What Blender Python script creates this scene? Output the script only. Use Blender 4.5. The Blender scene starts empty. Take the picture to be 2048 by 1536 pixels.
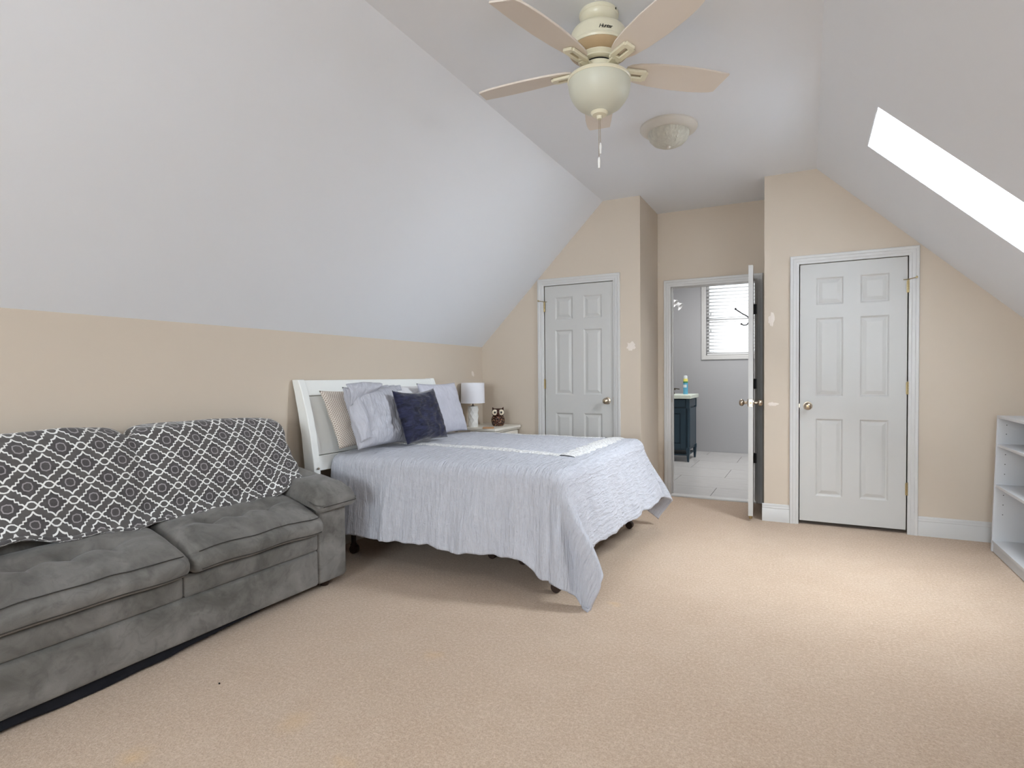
import bpy, bmesh, math, random
from mathutils import Vector, Matrix, noise
sc = bpy.context.scene
PI = math.pi
random.seed(7)
COL = sc.collection

# ---------------------------------------------------------------- camera
cam_d = bpy.data.cameras.new('camera'); cam = bpy.data.objects.new('camera', cam_d); COL.objects.link(cam)
F_PX, CX, CY, CAM_H = 1100.2, 1099.76, 778.85, 1.1967
R2 = Vector((0.90537245, 0.42454328, -0.0079833)); U2 = Vector((-0.00306585, 0.0253365, 0.99967428)); FW = Vector((-0.42460727, 0.90505307, -0.02424056))
cam.matrix_world = Matrix(((R2.x, U2.x, -FW.x, 0), (R2.y, U2.y, -FW.y, 0), (R2.z, U2.z, -FW.z, CAM_H), (0, 0, 0, 1)))
cam_d.sensor_fit = 'HORIZONTAL'; cam_d.sensor_width = 36; cam_d.lens = F_PX * 36 / 2048
cam_d.shift_x = -(CX - 1024) / 2048; cam_d.shift_y = (CY - 768) / 2048
cam_d.clip_start = 0.02
sc.camera = cam

# ---------------------------------------------------------------- world, lights, exposure
world = bpy.data.worlds.new('world'); sc.world = world; world.use_nodes = True
bg = world.node_tree.nodes['Background']
bg.inputs[0].default_value = (0.90, 0.95, 1.0, 1); bg.inputs[1].default_value = 1.7
def area(name, loc, target, sx, sy, power, color=(1, 1, 1)):
    l = bpy.data.lights.new(name, 'AREA'); l.shape = 'RECTANGLE'; l.size = sx; l.size_y = sy
    l.energy = power; l.color = color
    o = bpy.data.objects.new(name, l); COL.objects.link(o); o.location = loc
    o.rotation_euler = (Vector(target) - Vector(loc)).to_track_quat('-Z', 'Y').to_euler()
    return o
# daylight outside the assumed gable window behind the camera and the skylight
area('daylight_gable_window', (-0.7, -4.62, 1.65), (-0.7, 0, 1.65), 2.2, 1.4, 175, (0.87, 0.94, 1.0))
area('daylight_skylight', (1.05, 3.525, 2.68), (0.73, 3.525, 2.30), 0.5, 1.15, 102, (0.89, 0.945, 1.0))
area('added_skylight_fill', (1.05, 0.525, 2.68), (0.73, 0.525, 2.30), 0.5, 1.15, 42, (0.87, 0.935, 1.0))  # fill through an added, unseen skylight beside the camera
area('bathroom_added_fill', (-0.8, 7.3, 2.88), (-0.8, 7.3, 0), 0.9, 0.9, 36, (1, 0.99, 0.98))  # added fill that brightens the bathroom, no fixture there
sc.cycles.max_bounces = 6; sc.cycles.diffuse_bounces = 5; sc.cycles.glossy_bounces = 2; sc.cycles.transmission_bounces = 2; sc.cycles.transparent_max_bounces = 8
sc.cycles.caustics_reflective = False; sc.cycles.caustics_refractive = False; sc.cycles.use_denoising = True
sc.cycles.use_adaptive_sampling = True; sc.cycles.adaptive_threshold = 0.12; sc.cycles.adaptive_min_samples = 16; sc.cycles.sample_clamp_indirect = 6.0
sc.view_settings.view_transform = 'Standard'; sc.view_settings.look = 'None'
sc.view_settings.exposure = 0.40; sc.view_settings.gamma = 1.0; sc.view_settings.use_curve_mapping = False

# ---------------------------------------------------------------- node material helpers
class NT:
    def __init__(s, name):
        s.mat = bpy.data.materials.new(name); s.mat.use_nodes = True
        s.t = s.mat.node_tree; s.b = s.t.nodes['Principled BSDF']; s.out = s.t.nodes['Material Output']
    def n(s, typ, **kw):
        nd = s.t.nodes.new(typ)
        for k, v in kw.items(): setattr(nd, k, v)
        return nd
    def put(s, sock, v):
        if isinstance(v, (int, float)): sock.default_value = v
        elif isinstance(v, (tuple, list)): sock.default_value = v
        else: s.t.links.new(v, sock)
    def m(s, op, a, b=0.0, c=0.0, clamp=False):
        nd = s.n('ShaderNodeMath', operation=op, use_clamp=clamp)
        s.put(nd.inputs[0], a); s.put(nd.inputs[1], b)
        if op in ('MULTIPLY_ADD', 'COMPARE', 'SMOOTH_MIN', 'WRAP'): s.put(nd.inputs[2], c)
        return nd.outputs[0]
    def mix(s, f, a, b):
        nd = s.n('ShaderNodeMix', data_type='RGBA'); s.put(nd.inputs[0], f); s.put(nd.inputs[6], a); s.put(nd.inputs[7], b)
        return nd.outputs[2]
    def coords(s, kind='Object', scale=None):
        o = s.n('ShaderNodeTexCoord').outputs[kind]
        if scale is not None:
            mp = s.n('ShaderNodeMapping'); s.t.links.new(o, mp.inputs[0]); mp.inputs['Scale'].default_value = scale
            o = mp.outputs[0]
        return o
    def noise(s, vec, scale, detail=3.0, rough=0.55, dist=0.0):
        nd = s.n('ShaderNodeTexNoise'); s.t.links.new(vec, nd.inputs['Vector'])
        nd.inputs['Scale'].default_value = scale; nd.inputs['Detail'].default_value = detail
        nd.inputs['Roughness'].default_value = rough; nd.inputs['Distortion'].default_value = dist
        return nd.outputs[0]
    def ramp(s, f, *stops):
        nd = s.n('ShaderNodeValToRGB'); s.t.links.new(f, nd.inputs[0]); e = nd.color_ramp.elements
        while len(e) < len(stops): e.new(0.5)
        for i, (p, c) in enumerate(stops): e[i].position = p; e[i].color = c
        return nd.outputs[0]
    def bump(s, h, strength, dist=0.01, normal=None):
        nd = s.n('ShaderNodeBump'); nd.inputs['Strength'].default_value = strength; nd.inputs['Distance'].default_value = dist
        s.t.links.new(h, nd.inputs['Height'])
        if normal is not None: s.t.links.new(normal, nd.inputs['Normal'])
        return nd.outputs[0]
    def fin(s, color=None, rough=None, normal=None, spec=None, metal=None, **kw):
        b = s.b
        if color is not None: s.put(b.inputs['Base Color'], color)
        if rough is not None: s.put(b.inputs['Roughness'], rough)
        if spec is not None: s.put(b.inputs['Specular IOR Level'], spec)
        if metal is not None: s.put(b.inputs['Metallic'], metal)
        if normal is not None: s.put(b.inputs['Normal'], normal)
        for k, v in kw.items(): s.put(b.inputs[k], v)
        return s.mat
def srgb(r, g, b):
    f = lambda c: (c / 255 / 12.92) if c / 255 <= 0.04045 else ((c / 255 + 0.055) / 1.055) ** 2.4
    return (f(r), f(g), f(b), 1)
def sc3(c, k): return (min(1, c[0] * k), min(1, c[1] * k), min(1, c[2] * k), 1)

def plain(name, col, rough=0.5, spec=0.5, metal=0.0, var=0.05, vscale=4.0, bump=0.0, bscale=60.0, bdist=0.002, **kw):
    t = NT(name); v = t.coords()
    c = t.mix(t.noise(v, vscale, 4), sc3(col, 1 - var), sc3(col, 1 + var))
    nrm = t.bump(t.noise(v, bscale, 3), bump, bdist) if bump > 0 else None
    return t.fin(c, rough, nrm, spec, metal, **kw)

M = {}
M['wall'] = plain('beige_wall_paint', srgb(207, 194, 178), 0.75, 0.25, var=0.015, vscale=1.2, bump=0.12, bscale=220, bdist=0.001)
M['ceiling'] = plain('white_ceiling_paint', srgb(232, 235, 240), 0.85, 0.2, var=0.012, vscale=1.0, bump=0.08, bscale=150, bdist=0.001)
M['bathwall'] = plain('grey_bathroom_paint', srgb(178, 178, 180), 0.7, 0.25, var=0.015, vscale=1.5, bump=0.1, bscale=220, bdist=0.001)
M['trim'] = plain('white_semigloss_trim', srgb(205, 204, 202), 0.38, 0.45, var=0.015, vscale=3)
M['door'] = plain('white_door_paint', srgb(198, 197, 194), 0.42, 0.45, var=0.02, vscale=2.5, bump=0.08, bscale=90, bdist=0.001)
M['spackle'] = plain('dried_wall_filler', srgb(232, 222, 212), 0.9, 0.1, var=0.03, vscale=40)
M['brass'] = plain('aged_brass', srgb(172, 154, 116), 0.4, 0.5, 1.0, var=0.15, vscale=60)
M['nickel'] = plain('satin_nickel', srgb(190, 176, 158), 0.28, 0.5, 1.0, var=0.06, vscale=40)
M['blackmetal'] = plain('black_metal', srgb(38, 37, 38), 0.4, 0.5, 0.6, var=0.1, vscale=60)
M['bookcase'] = plain('white_melamine', srgb(206, 207, 209), 0.45, 0.4, var=0.02)
M['hole'] = plain('dark_pin_hole', srgb(35, 33, 32), 0.9, 0.1)
M['furn'] = plain('white_lacquered_wood', srgb(238, 240, 238), 0.35, 0.45, var=0.015, vscale=3)
M['night'] = plain('cream_lacquered_wood', srgb(233, 228, 218), 0.4, 0.45, var=0.02, vscale=4)
M['fan'] = plain('cream_enamel', srgb(226, 220, 196), 0.3, 0.5, var=0.02, vscale=6)
M['blade'] = plain('cream_fan_blade', srgb(222, 212, 201), 0.45, 0.4, var=0.02, vscale=8)
M['domerim'] = plain('pale_enamel_rim', srgb(212, 207, 198), 0.35, 0.5, var=0.02)
M['fantan'] = plain('tan_vent_metal', srgb(190, 165, 130), 0.5, 0.4, var=0.05, vscale=20)
M['darkgap'] = plain('dark_recess', srgb(25, 24, 23), 0.9, 0.1)
M['logo'] = plain('black_logo_print', srgb(22, 22, 22), 0.6, 0.2)
M['darkplastic'] = plain('dark_brown_plastic', srgb(52, 38, 32), 0.4, 0.4, var=0.15, vscale=30)
M['darkrail'] = plain('dark_bed_rail', srgb(46, 40, 37), 0.5, 0.4, var=0.1)
M['boxspring'] = plain('brown_ticking', srgb(96, 78, 66), 0.9, 0.1, var=0.12, vscale=30, bump=0.2, bscale=300)
M['mattress'] = plain('white_mattress_fabric', srgb(215, 213, 210), 0.9, 0.1, var=0.03)
M['vanity'] = plain('dark_teal_paint', srgb(44, 66, 80), 0.4, 0.4, var=0.06, vscale=6)
M['counter'] = plain('cultured_marble', srgb(230, 240, 226), 0.25, 0.5, var=0.03)
M['shade_w'] = plain('white_linen_shade', srgb(238, 238, 244), 0.9, 0.1, var=0.015, vscale=60, bump=0.1, bscale=500)
M['ceramic'] = plain('white_ceramic', srgb(240, 240, 238), 0.25, 0.5, var=0.01)
M['woodlite'] = plain('light_brown_wood', srgb(196, 150, 110), 0.6, 0.3, var=0.15, vscale=25)
M['slat'] = plain('white_blind_slat', srgb(240, 240, 240), 0.5, 0.4, var=0.01)
M['cloth_black'] = plain('black_dust_cover', srgb(30, 30, 34), 0.9, 0.1, var=0.3, vscale=15, bump=0.3, bscale=80)
M['sheer'] = plain('brown_sheer_fabric', srgb(150, 128, 118), 0.7, 0.2, var=0.15, vscale=30)

def mk_glass(name, tint, rough):
    t = NT(name); tr = t.n('ShaderNodeBsdfTransparent'); tr.inputs[0].default_value = (0.97, 0.98, 0.98, 1)
    gl = t.n('ShaderNodeBsdfGlossy'); gl.inputs['Roughness'].default_value = 0.02
    mx = t.n('ShaderNodeMixShader'); mx.inputs[0].default_value = 0.06
    t.t.links.new(tr.outputs[0], mx.inputs[1]); t.t.links.new(gl.outputs[0], mx.inputs[2]); t.t.links.new(mx.outputs[0], t.out.inputs[0])
    return t.mat
M['glass'] = mk_glass('window_glass', (1, 1, 1), 0)

def mk_carpet():
    t = NT('beige_cut_pile_carpet'); v = t.coords()
    big = t.noise(v, 1.6, 4, 0.6); mid = t.noise(v, 7, 5, 0.65); fine = t.noise(v, 150, 3, 0.7); fib = t.noise(v, 70, 4, 0.75)
    c = t.mix(t.ramp(big, (0.3, (0, 0, 0, 1)), (0.7, (1, 1, 1, 1))), srgb(192, 169, 147), srgb(200, 179, 158))
    c = t.mix(t.m('MULTIPLY', t.ramp(mid, (0.35, (0, 0, 0, 1)), (0.65, (1, 1, 1, 1))), 0.45), c, srgb(185, 161, 138))
    c = t.mix(t.m('MULTIPLY', t.ramp(fine, (0.35, (1, 1, 1, 1)), (0.6, (0, 0, 0, 1))), 0.45), c, srgb(146, 120, 98))
    c = t.mix(t.m('MULTIPLY', t.ramp(fib, (0.45, (0, 0, 0, 1)), (0.7, (1, 1, 1, 1))), 0.5), c, srgb(226, 206, 187))
    # yellowish spill stains with a shape of their own
    sx = t.n('ShaderNodeSeparateXYZ'); t.t.links.new(v, sx.inputs[0])
    wob = t.m('MULTIPLY', t.m('SUBTRACT', t.noise(v, 9, 4), 0.5), 0.16)
    for (x, y, r, a) in ((-0.93, 2.73, 0.05, 0.32), (-1.93, 0.98, 0.07, 0.28), (-1.62, 1.32, 0.08, 0.15), (-1.3, 1.25, 0.05, 0.2), (-1.45, 1.9, 0.05, 0.15)):
        d = t.m('POWER', t.m('ADD', t.m('POWER', t.m('SUBTRACT', sx.outputs[0], x), 2), t.m('POWER', t.m('SUBTRACT', sx.outputs[1], y), 2)), 0.5)
        msk = t.m('MULTIPLY', t.m('SUBTRACT', 1.0, t.m('DIVIDE', t.m('ADD', d, wob), r), clamp=True), a)
        c = t.mix(msk, c, srgb(226, 182, 110))
    nrm = t.bump(t.m('ADD', fine, t.m('MULTIPLY', fib, 0.6)), 0.55, 0.006)
    nrm = t.bump(mid, 0.25, 0.02, nrm)
    return t.fin(c, 0.95, nrm, 0.1, **{'Sheen Weight': 0.15})
M['carpet'] = mk_carpet()

def mk_suede():
    t = NT('grey_microsuede'); v = t.coords()
    n1 = t.noise(v, 5, 5, 0.6, 0.6); n2 = t.noise(v, 300, 2)
    c = t.mix(t.ramp(n1, (0.33, (0, 0, 0, 1)), (0.68, (1, 1, 1, 1))), srgb(90, 88, 84), srgb(128, 125, 121))
    n3 = t.noise(v, 14, 5, 0.65, 1.0)
    c = t.mix(t.m('MULTIPLY', t.ramp(n3, (0.5, (0, 0, 0, 1)), (0.75, (1, 1, 1, 1))), 0.5), c, srgb(66, 64, 61))
    return t.fin(c, 0.9, t.bump(t.m('ADD', n2, t.m('MULTIPLY', n1, 2)), 0.18, 0.003), 0.12, **{'Sheen Weight': 0.25, 'Sheen Roughness': 0.5})
M['suede'] = mk_suede()
M['stitch'] = plain('dark_grey_stitching', srgb(62, 60, 58), 0.9, 0.1)

def mk_linen(name, c0, c1, crink=0.5, uv=True):
    t = NT(name); v = t.coords('UV' if uv else 'Object')
    sv = t.n('ShaderNodeMapping'); t.t.links.new(v, sv.inputs[0]); sv.inputs['Scale'].default_value = (1, 0.18, 1)
    a = t.noise(sv.outputs[0], 52, 4, 0.6, 0.4); b = t.noise(v, 22, 5, 0.6, 0.5); f = t.noise(v, 420, 2)
    c = t.mix(t.ramp(a, (0.3, (0, 0, 0, 1)), (0.7, (1, 1, 1, 1))), c0, c1)
    nrm = t.bump(a, min(1, crink * 1.5), 0.024); nrm = t.bump(b, crink, 0.014, nrm); nrm = t.bump(f, 0.1, 0.002, nrm)
    return t.fin(c, 0.92, nrm, 0.1, **{'Sheen Weight': 0.1})
M['comforter'] = mk_linen('pale_lavender_grey_crinkle_cotton', srgb(188, 190, 199), srgb(201, 203, 212))
M['sham'] = mk_linen('lavender_grey_sham_cotton', srgb(180, 181, 190), srgb(192, 193, 202), 0.35)
M['lav'] = mk_linen('pale_lavender_pillowcase', srgb(192, 192, 203), srgb(201, 201, 212), 0.18)
M['whitepc'] = mk_linen('white_pillowcase', srgb(222, 221, 224), srgb(230, 229, 231), 0.25)
def mk_lace():
    t = NT('ivory_embroidered_lace'); v = t.coords()
    vo = t.n('ShaderNodeTexVoronoi'); t.t.links.new(v, vo.inputs[0]); vo.inputs['Scale'].default_value = 55
    c = t.mix(t.ramp(vo.outputs[0], (0.2, (0, 0, 0, 1)), (0.6, (1, 1, 1, 1))), srgb(240, 240, 238), srgb(220, 220, 222))
    return t.fin(c, 0.9, t.bump(vo.outputs[0], 0.8, 0.01), 0.1)
M['lace'] = mk_lace()
def mk_dots():
    t = NT('ivory_cotton_with_brown_dots'); v = t.coords('UV')
    s = t.n('ShaderNodeSeparateXYZ'); t.t.links.new(v, s.inputs[0])
    k = 62.0
    def cell(ox):
        x = t.m('SUBTRACT', t.m('FRACT', t.m('ADD', t.m('MULTIPLY', s.outputs[0], k), ox)), 0.5)
        y = t.m('SUBTRACT', t.m('FRACT', t.m('ADD', t.m('MULTIPLY', s.outputs[1], k * 1.0), ox)), 0.5)
        return t.m('ADD', t.m('MULTIPLY', x, x), t.m('MULTIPLY', y, y))
    d = t.m('MINIMUM', cell(0.0), cell(0.5))
    c = t.mix(t.m('LESS_THAN', d, 0.035), srgb(222, 214, 204), srgb(140, 116, 102))
    return t.fin(c, 0.9, t.bump(t.noise(v, 18, 4), 0.3, 0.01), 0.1)
M['dots'] = mk_dots()
def mk_navy():
    t = NT('navy_crushed_velvet'); v = t.coords('UV', (1, 2.6, 1))
    a = t.noise(v, 13, 6, 0.65, 1.4)
    c = t.mix(t.ramp(a, (0.35, (0, 0, 0, 1)), (0.7, (1, 1, 1, 1))), srgb(17, 18, 34), srgb(50, 53, 84))
    return t.fin(c, 0.6, t.bump(a, 0.6, 0.015), 0.2, **{'Sheen Weight': 0.5, 'Sheen Roughness': 0.35})
M['navy'] = mk_navy()

def mk_throw():
    t = NT('grey_trellis_fleece'); v = t.coords('UV')
    wv = t.n('ShaderNodeVectorMath', operation='ADD'); t.t.links.new(v, wv.inputs[0])
    s = t.n('ShaderNodeSeparateXYZ'); t.t.links.new(v, s.inputs[0])
    W, H = 0.137, 0.148
    X = t.m('DIVIDE', s.outputs[0], W); Y = t.m('DIVIDE', s.outputs[1], H)
    pts = [(0.0, 0.345), (0.03, 0.292), (0.07, 0.250), (0.12, 0.226), (0.165, 0.220), (0.172, 0.142), (0.24, 0.134), (0.247, 0.070), (0.31, 0.062), (0.36, 0.0), (0.43, -0.082), (0.5, -0.1)]
    def f(x):
        cn = t.n('ShaderNodeFloatCurve'); cm = cn.mapping; cu = cm.curves[0]
        cm.clip_min_x = 0; cm.clip_max_x = 1; cm.use_clip = True
        P = [(a * 2, b + 0.3) for a, b in pts]
        cu.points[0].location = P[0]; cu.points[1].location = P[-1]
        for p in P[1:-1]: cu.points.new(*p)
        for q in cu.points: q.handle_type = 'VECTOR'
        cm.update()
        t.put(cn.inputs['Value'], t.m('MULTIPLY', x, 2.0))
        return t.m('ABSOLUTE', t.m('SUBTRACT', cn.outputs[0], 0.3))
    lines = []; rings = []; ins = []
    for off in (0.0, 0.5):
        x = t.m('ABSOLUTE', t.m('SUBTRACT', t.m('FRACT', t.m('ADD', X, 0.5 + off)), 0.5))
        y = t.m('ABSOLUTE', t.m('SUBTRACT', t.m('FRACT', t.m('ADD', Y, 0.5 + off)), 0.5))
        a = f(t.m('ABSOLUTE', t.m('SUBTRACT', x, 0.012))); b = f(t.m('MINIMUM', t.m('ADD', x, 0.012), 0.5)); w = 0.017
        lo = t.m('SUBTRACT', t.m('MINIMUM', a, b), w); hi = t.m('ADD', t.m('MAXIMUM', a, b), w)
        lines.append(t.m('MULTIPLY', t.m('GREATER_THAN', y, lo), t.m('LESS_THAN', y, hi)))
        ins.append(t.m('MULTIPLY', t.m('LESS_THAN', y, f(x)), t.m('LESS_THAN', x, 0.36)))
        ex = t.m('DIVIDE', x, 0.115); ey = t.m('DIVIDE', y, 0.115)
        r = t.m('ADD', t.m('MAXIMUM', ex, ey), t.m('MULTIPLY', t.m('MINIMUM', ex, ey), 0.3))
        rings.append(t.m('LESS_THAN', t.m('ABSOLUTE', t.m('SUBTRACT', r, 1.0)), 0.14))
    line = t.m('MAXIMUM', lines[0], lines[1]); ring = t.m('MAXIMUM', rings[0], rings[1]); inside = t.m('MAXIMUM', ins[0], ins[1])
    n = t.noise(v, 26, 5, 0.65)
    base = t.mix(inside, srgb(88, 85, 84), srgb(74, 71, 72))
    base = t.mix(t.m('MULTIPLY', t.ramp(n, (0.35, (0, 0, 0, 1)), (0.75, (1, 1, 1, 1))), 0.4), base, srgb(118, 115, 114))
    base = t.mix(t.m('MULTIPLY', ring, 0.75), base, srgb(172, 166, 168))
    c = t.mix(line, base, srgb(236, 236, 234))
    nrm = t.bump(t.noise(v, 380, 2), 0.35, 0.003); nrm = t.bump(t.noise(v, 9, 4), 0.25, 0.02, nrm)
    return t.fin(c, 0.9, nrm, 0.1, **{'Sheen Weight': 0.3})
M['throw'] = mk_throw()
def mk_frost(name, col, ribs):
    t = NT(name); v = t.coords()
    nrm = None
    if ribs: nrm = t.bump(t.noise(t.coords('Object', (1, 1, 0.25)), 60, 3, 0.6, 0.8), 0.9, 0.01)
    c = col if not ribs else t.mix(t.noise(t.coords('Object', (1, 1, 0.3)), 50, 3), sc3(col, 0.72), sc3(col, 1.15))
    return t.fin(c, 0.42, nrm, 0.45)
M['frost'] = mk_frost('frosted_glass_bowl', srgb(206, 206, 190), False)
M['ribglass'] = mk_frost('pressed_glass_dome', srgb(208, 206, 194), True)
def mk_owl():
    t = NT('brown_carved_ceramic'); v = t.coords()
    vo = t.n('ShaderNodeTexVoronoi'); t.t.links.new(v, vo.inputs[0]); vo.inputs['Scale'].default_value = 75
    c = t.mix(t.ramp(vo.outputs[0], (0.15, (0, 0, 0, 1)), (0.55, (1, 1, 1, 1))), srgb(120, 66, 40), srgb(46, 24, 18))
    c = t.mix(t.ramp(t.noise(v, 60, 3), (0.58, (0, 0, 0, 1)), (0.66, (1, 1, 1, 1))), c, srgb(205, 160, 120))
    return t.fin(c, 0.25, t.bump(vo.outputs[0], 1.0, 0.008), 0.5)
M['owl'] = mk_owl(); M['owldark'] = plain('dark_brown_glaze', srgb(62, 32, 24), 0.25, 0.5); M['owleye'] = plain('ivory_glaze', srgb(228, 214, 190), 0.3, 0.5)
M['black'] = plain('black_glaze', srgb(15, 14, 14), 0.2, 0.5)
def mk_tile():
    t = NT('pale_grey_floor_plank'); v = t.coords('Object', (3, 14, 1))
    c = t.mix(t.noise(v, 2.0, 5, 0.6, 0.6), srgb(196, 194, 192), srgb(222, 220, 218))
    return t.fin(c, 0.22, None, 0.5)
M['tile'] = mk_tile(); M['grout'] = plain('grey_grout', srgb(150, 147, 144), 0.8, 0.2)
M['can_blue'] = plain('blue_can_print', srgb(96, 170, 205), 0.3, 0.5, var=0.2, vscale=25)
M['can_yel'] = plain('yellow_can_band', srgb(225, 215, 110), 0.3, 0.5); M['can_grn'] = plain('green_can_band', srgb(70, 140, 90), 0.3, 0.5)
M['can_cap'] = plain('white_spray_cap', srgb(225, 232, 235), 0.35, 0.5)
M['bronze'] = plain('dark_bronze', srgb(100, 92, 84), 0.35, 0.5, 0.8, var=0.1)
M['milk'] = plain('milk_glass', srgb(212, 212, 212), 0.25, 0.5, var=0.01)

# ---------------------------------------------------------------- mesh helpers
class MB:
    def __init__(s): s.v = []; s.f = []; s.uv = {}
    def add(s, vs, fs):
        k = len(s.v); s.v += [tuple(p) for p in vs]; s.f += [tuple(i + k for i in f) for f in fs]; return s
    def box(s, x0, x1, y0, y1, z0, z1):
        vs = [(x, y, z) for z in (z0, z1) for y in (y0, y1) for x in (x0, x1)]
        return s.add(vs, [(0, 2, 3, 1), (4, 5, 7, 6), (0, 1, 5, 4), (2, 6, 7, 3), (0, 4, 6, 2), (1, 3, 7, 5)])
    def prism(s, poly, axis, a0, a1):
        # poly: 2D points; axis 'Y': (x,z) extruded in y ; 'X': (y,z) ; 'Z': (x,y)
        P = {'Y': lambda p, a: (p[0], a, p[1]), 'X': lambda p, a: (a, p[0], p[1]), 'Z': lambda p, a: (p[0], p[1], a)}[axis]
        n = len(poly); vs = [P(p, a0) for p in poly] + [P(p, a1) for p in poly]
        fs = [tuple(range(n - 1, -1, -1)), tuple(range(n, 2 * n))] + [(i, (i + 1) % n, n + (i + 1) % n, n + i) for i in range(n)]
        return s.add(vs, fs)
    def lathe(s, prof, c=(0, 0, 0), n=32, axis='Z', a0=0.0, a1=2 * PI):
        full = abs(a1 - a0 - 2 * PI) < 1e-6; m = n if full else n + 1; vs = []; fs = []
        for (r, h) in prof:
            for i in range(m):
                a = a0 + (a1 - a0) * i / n; p = (r * math.cos(a), r * math.sin(a), h)
                if axis == 'X': p = (p[2], p[0], p[1])
                elif axis == 'Y': p = (p[0], p[2], p[1])
                vs.append((c[0] + p[0], c[1] + p[1], c[2] + p[2]))
        for j in range(len(prof) - 1):
            for i in range(n if full else n):
                i2 = (i + 1) % m
                fs.append((j * m + i, j * m + i2, (j + 1) * m + i2, (j + 1) * m + i))
        if full:
            for j, flip in ((0, True), (len(prof) - 1, False)):
                if prof[j][0] > 1e-5: 
                    l = [j * m + i for i in range(m)]; fs.append(tuple(l[::-1] if flip else l))
        return s.add(vs, fs)
    def tube(s, pts, r, n=8):
        pts = [Vector(p) for p in pts]; rs = r if isinstance(r, (list, tuple)) else [r] * len(pts); vs = []; fs = []
        up = None
        for i, p in enumerate(pts):
            d = (pts[min(i + 1, len(pts) - 1)] - pts[max(i - 1, 0)]).normalized()
            if up is None: up = Vector((0, 0, 1)) if abs(d.z) < 0.9 else Vector((1, 0, 0))
            a = d.cross(up).normalized(); b = d.cross(a).normalized(); up = -b if b.dot(up) < 0 else b
            a = d.cross(up).normalized(); b = a.cross(d).normalized()
            for k in range(n):
                t = 2 * PI * k / n; vs.append(p + a * math.cos(t) * rs[i] + b * math.sin(t) * rs[i])
        for i in range(len(pts) - 1):
            for k in range(n): fs.append((i * n + k, i * n + (k + 1) % n, (i + 1) * n + (k + 1) % n, (i + 1) * n + k))
        fs.append(tuple(range(n))[::-1]); fs.append(tuple((len(pts) - 1) * n + k for k in range(n)))
        return s.add(vs, fs)
    def rbox(s, c, size, r, n=(8, 8, 8), fn=None):
        # rounded, subdivided box; fn(p in -1..1 box coords, world pos) -> world pos
        hx, hy, hz = [q / 2 for q in size]; ids = {}; vs = []; fs = []
        def line(m, h):
            rr = min(r, h * 0.999); base = [-h, -h + rr * 0.3, -h + rr * 0.7]
            mid = [-h + rr + (2 * h - 2 * rr) * i / m for i in range(m + 1)]
            return base + mid + [h - rr * 0.7, h - rr * 0.3, h]
        L = [line(n[0], hx), line(n[1], hy), line(n[2], hz)]; H = (hx, hy, hz)
        def vid(p):
            k = tuple(round(q, 6) for q in p)
            if k in ids: return ids[k]
            q = []; inn = []
            for a in range(3):
                rr = min(r, H[a] * 0.999); inn.append(max(-H[a] + rr, min(H[a] - rr, p[a])))
            d = [(p[a] - inn[a]) for a in range(3)]; sc_ = [d[a] / min(r, H[a] * 0.999) for a in range(3)]
            l = math.sqrt(sum(x * x for x in sc_))
            mx = max(abs(x) for x in sc_)
            if l > 1e-9: d = [x / l * mx for x in d]
            w = Vector((c[0] + inn[0] + d[0], c[1] + inn[1] + d[1], c[2] + inn[2] + d[2]))
            if fn: w = fn(Vector((p[0] / hx, p[1] / hy, p[2] / hz)), w)
            ids[k] = len(vs); vs.append(tuple(w)); return ids[k]
        for ax in range(3):
            u, v = [(1, 2), (2, 0), (0, 1)][ax]
            for sgn in (-1, 1):
                for i in range(len(L[u]) - 1):
                    for j in range(len(L[v]) - 1):
                        q = []
                        for (ii, jj) in ((i, j), (i + 1, j), (i + 1, j + 1), (i, j + 1)):
                            p = [0, 0, 0]; p[ax] = sgn * H[ax]; p[u] = L[u][ii]; p[v] = L[v][jj]; q.append(vid(p))
                        fs.append(tuple(q) if sgn > 0 else tuple(q[::-1]))
        return s.add(vs, fs)
    def grid(s, nu, nv, fn, uvfn=None):
        k = len(s.v)
        for i in range(nu + 1):
            for j in range(nv + 1):
                s.v.append(tuple(fn(i / nu, j / nv)))
                if uvfn: s.uv[len(s.v) - 1] = uvfn(i / nu, j / nv)
        for i in range(nu):
            for j in range(nv):
                a = k + i * (nv + 1) + j; s.f.append((a, a + nv + 1, a + nv + 2, a + 1))
        return s
    def build(s, name, mat, parent=None, smooth=None, bevel=0.0, bseg=2, origin=None):
        o0 = Vector(origin) if origin is not None else (world_loc(parent) if parent else Vector((0, 0, 0)))
        me = bpy.data.meshes.new(name); me.from_pydata([tuple(Vector(p) - o0) for p in s.v], [], s.f); me.update()
        if s.uv:
            ul = me.uv_layers.new(name='UVMap')
            for lp in me.loops: ul.data[lp.index].uv = s.uv.get(lp.vertex_index, (0, 0))
        bm = bmesh.new(); bm.from_mesh(me); bmesh.ops.recalc_face_normals(bm, faces=bm.faces); bm.to_mesh(me); bm.free()
        me.materials.append(M[mat] if isinstance(mat, str) else mat)
        if smooth is not None:
            me.shade_smooth(); me.set_sharp_from_angle(angle=math.radians(smooth))
        o = bpy.data.objects.new(name, me); COL.objects.link(o)
        if parent: o.parent = parent
        else: o.location = o0
        if bevel > 0:
            b = o.modifiers.new('bevel', 'BEVEL'); b.width = bevel; b.segments = bseg; b.limit_method = 'ANGLE'; b.angle_limit = math.radians(40)
            me.shade_smooth(); me.set_sharp_from_angle(angle=math.radians(50))
        return o
def orient(o, test, want):
    # flip the open sheet o so that the face nearest to world point `test` looks along `want`
    me = o.data; w = world_loc(o); f = min(me.polygons, key=lambda p: (p.center + w - Vector(test)).length_squared)
    if f.normal.dot(Vector(want)) < 0: me.flip_normals()
def world_loc(o):
    l = Vector((0, 0, 0))
    while o: l += o.location; o = o.parent
    return l
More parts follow.
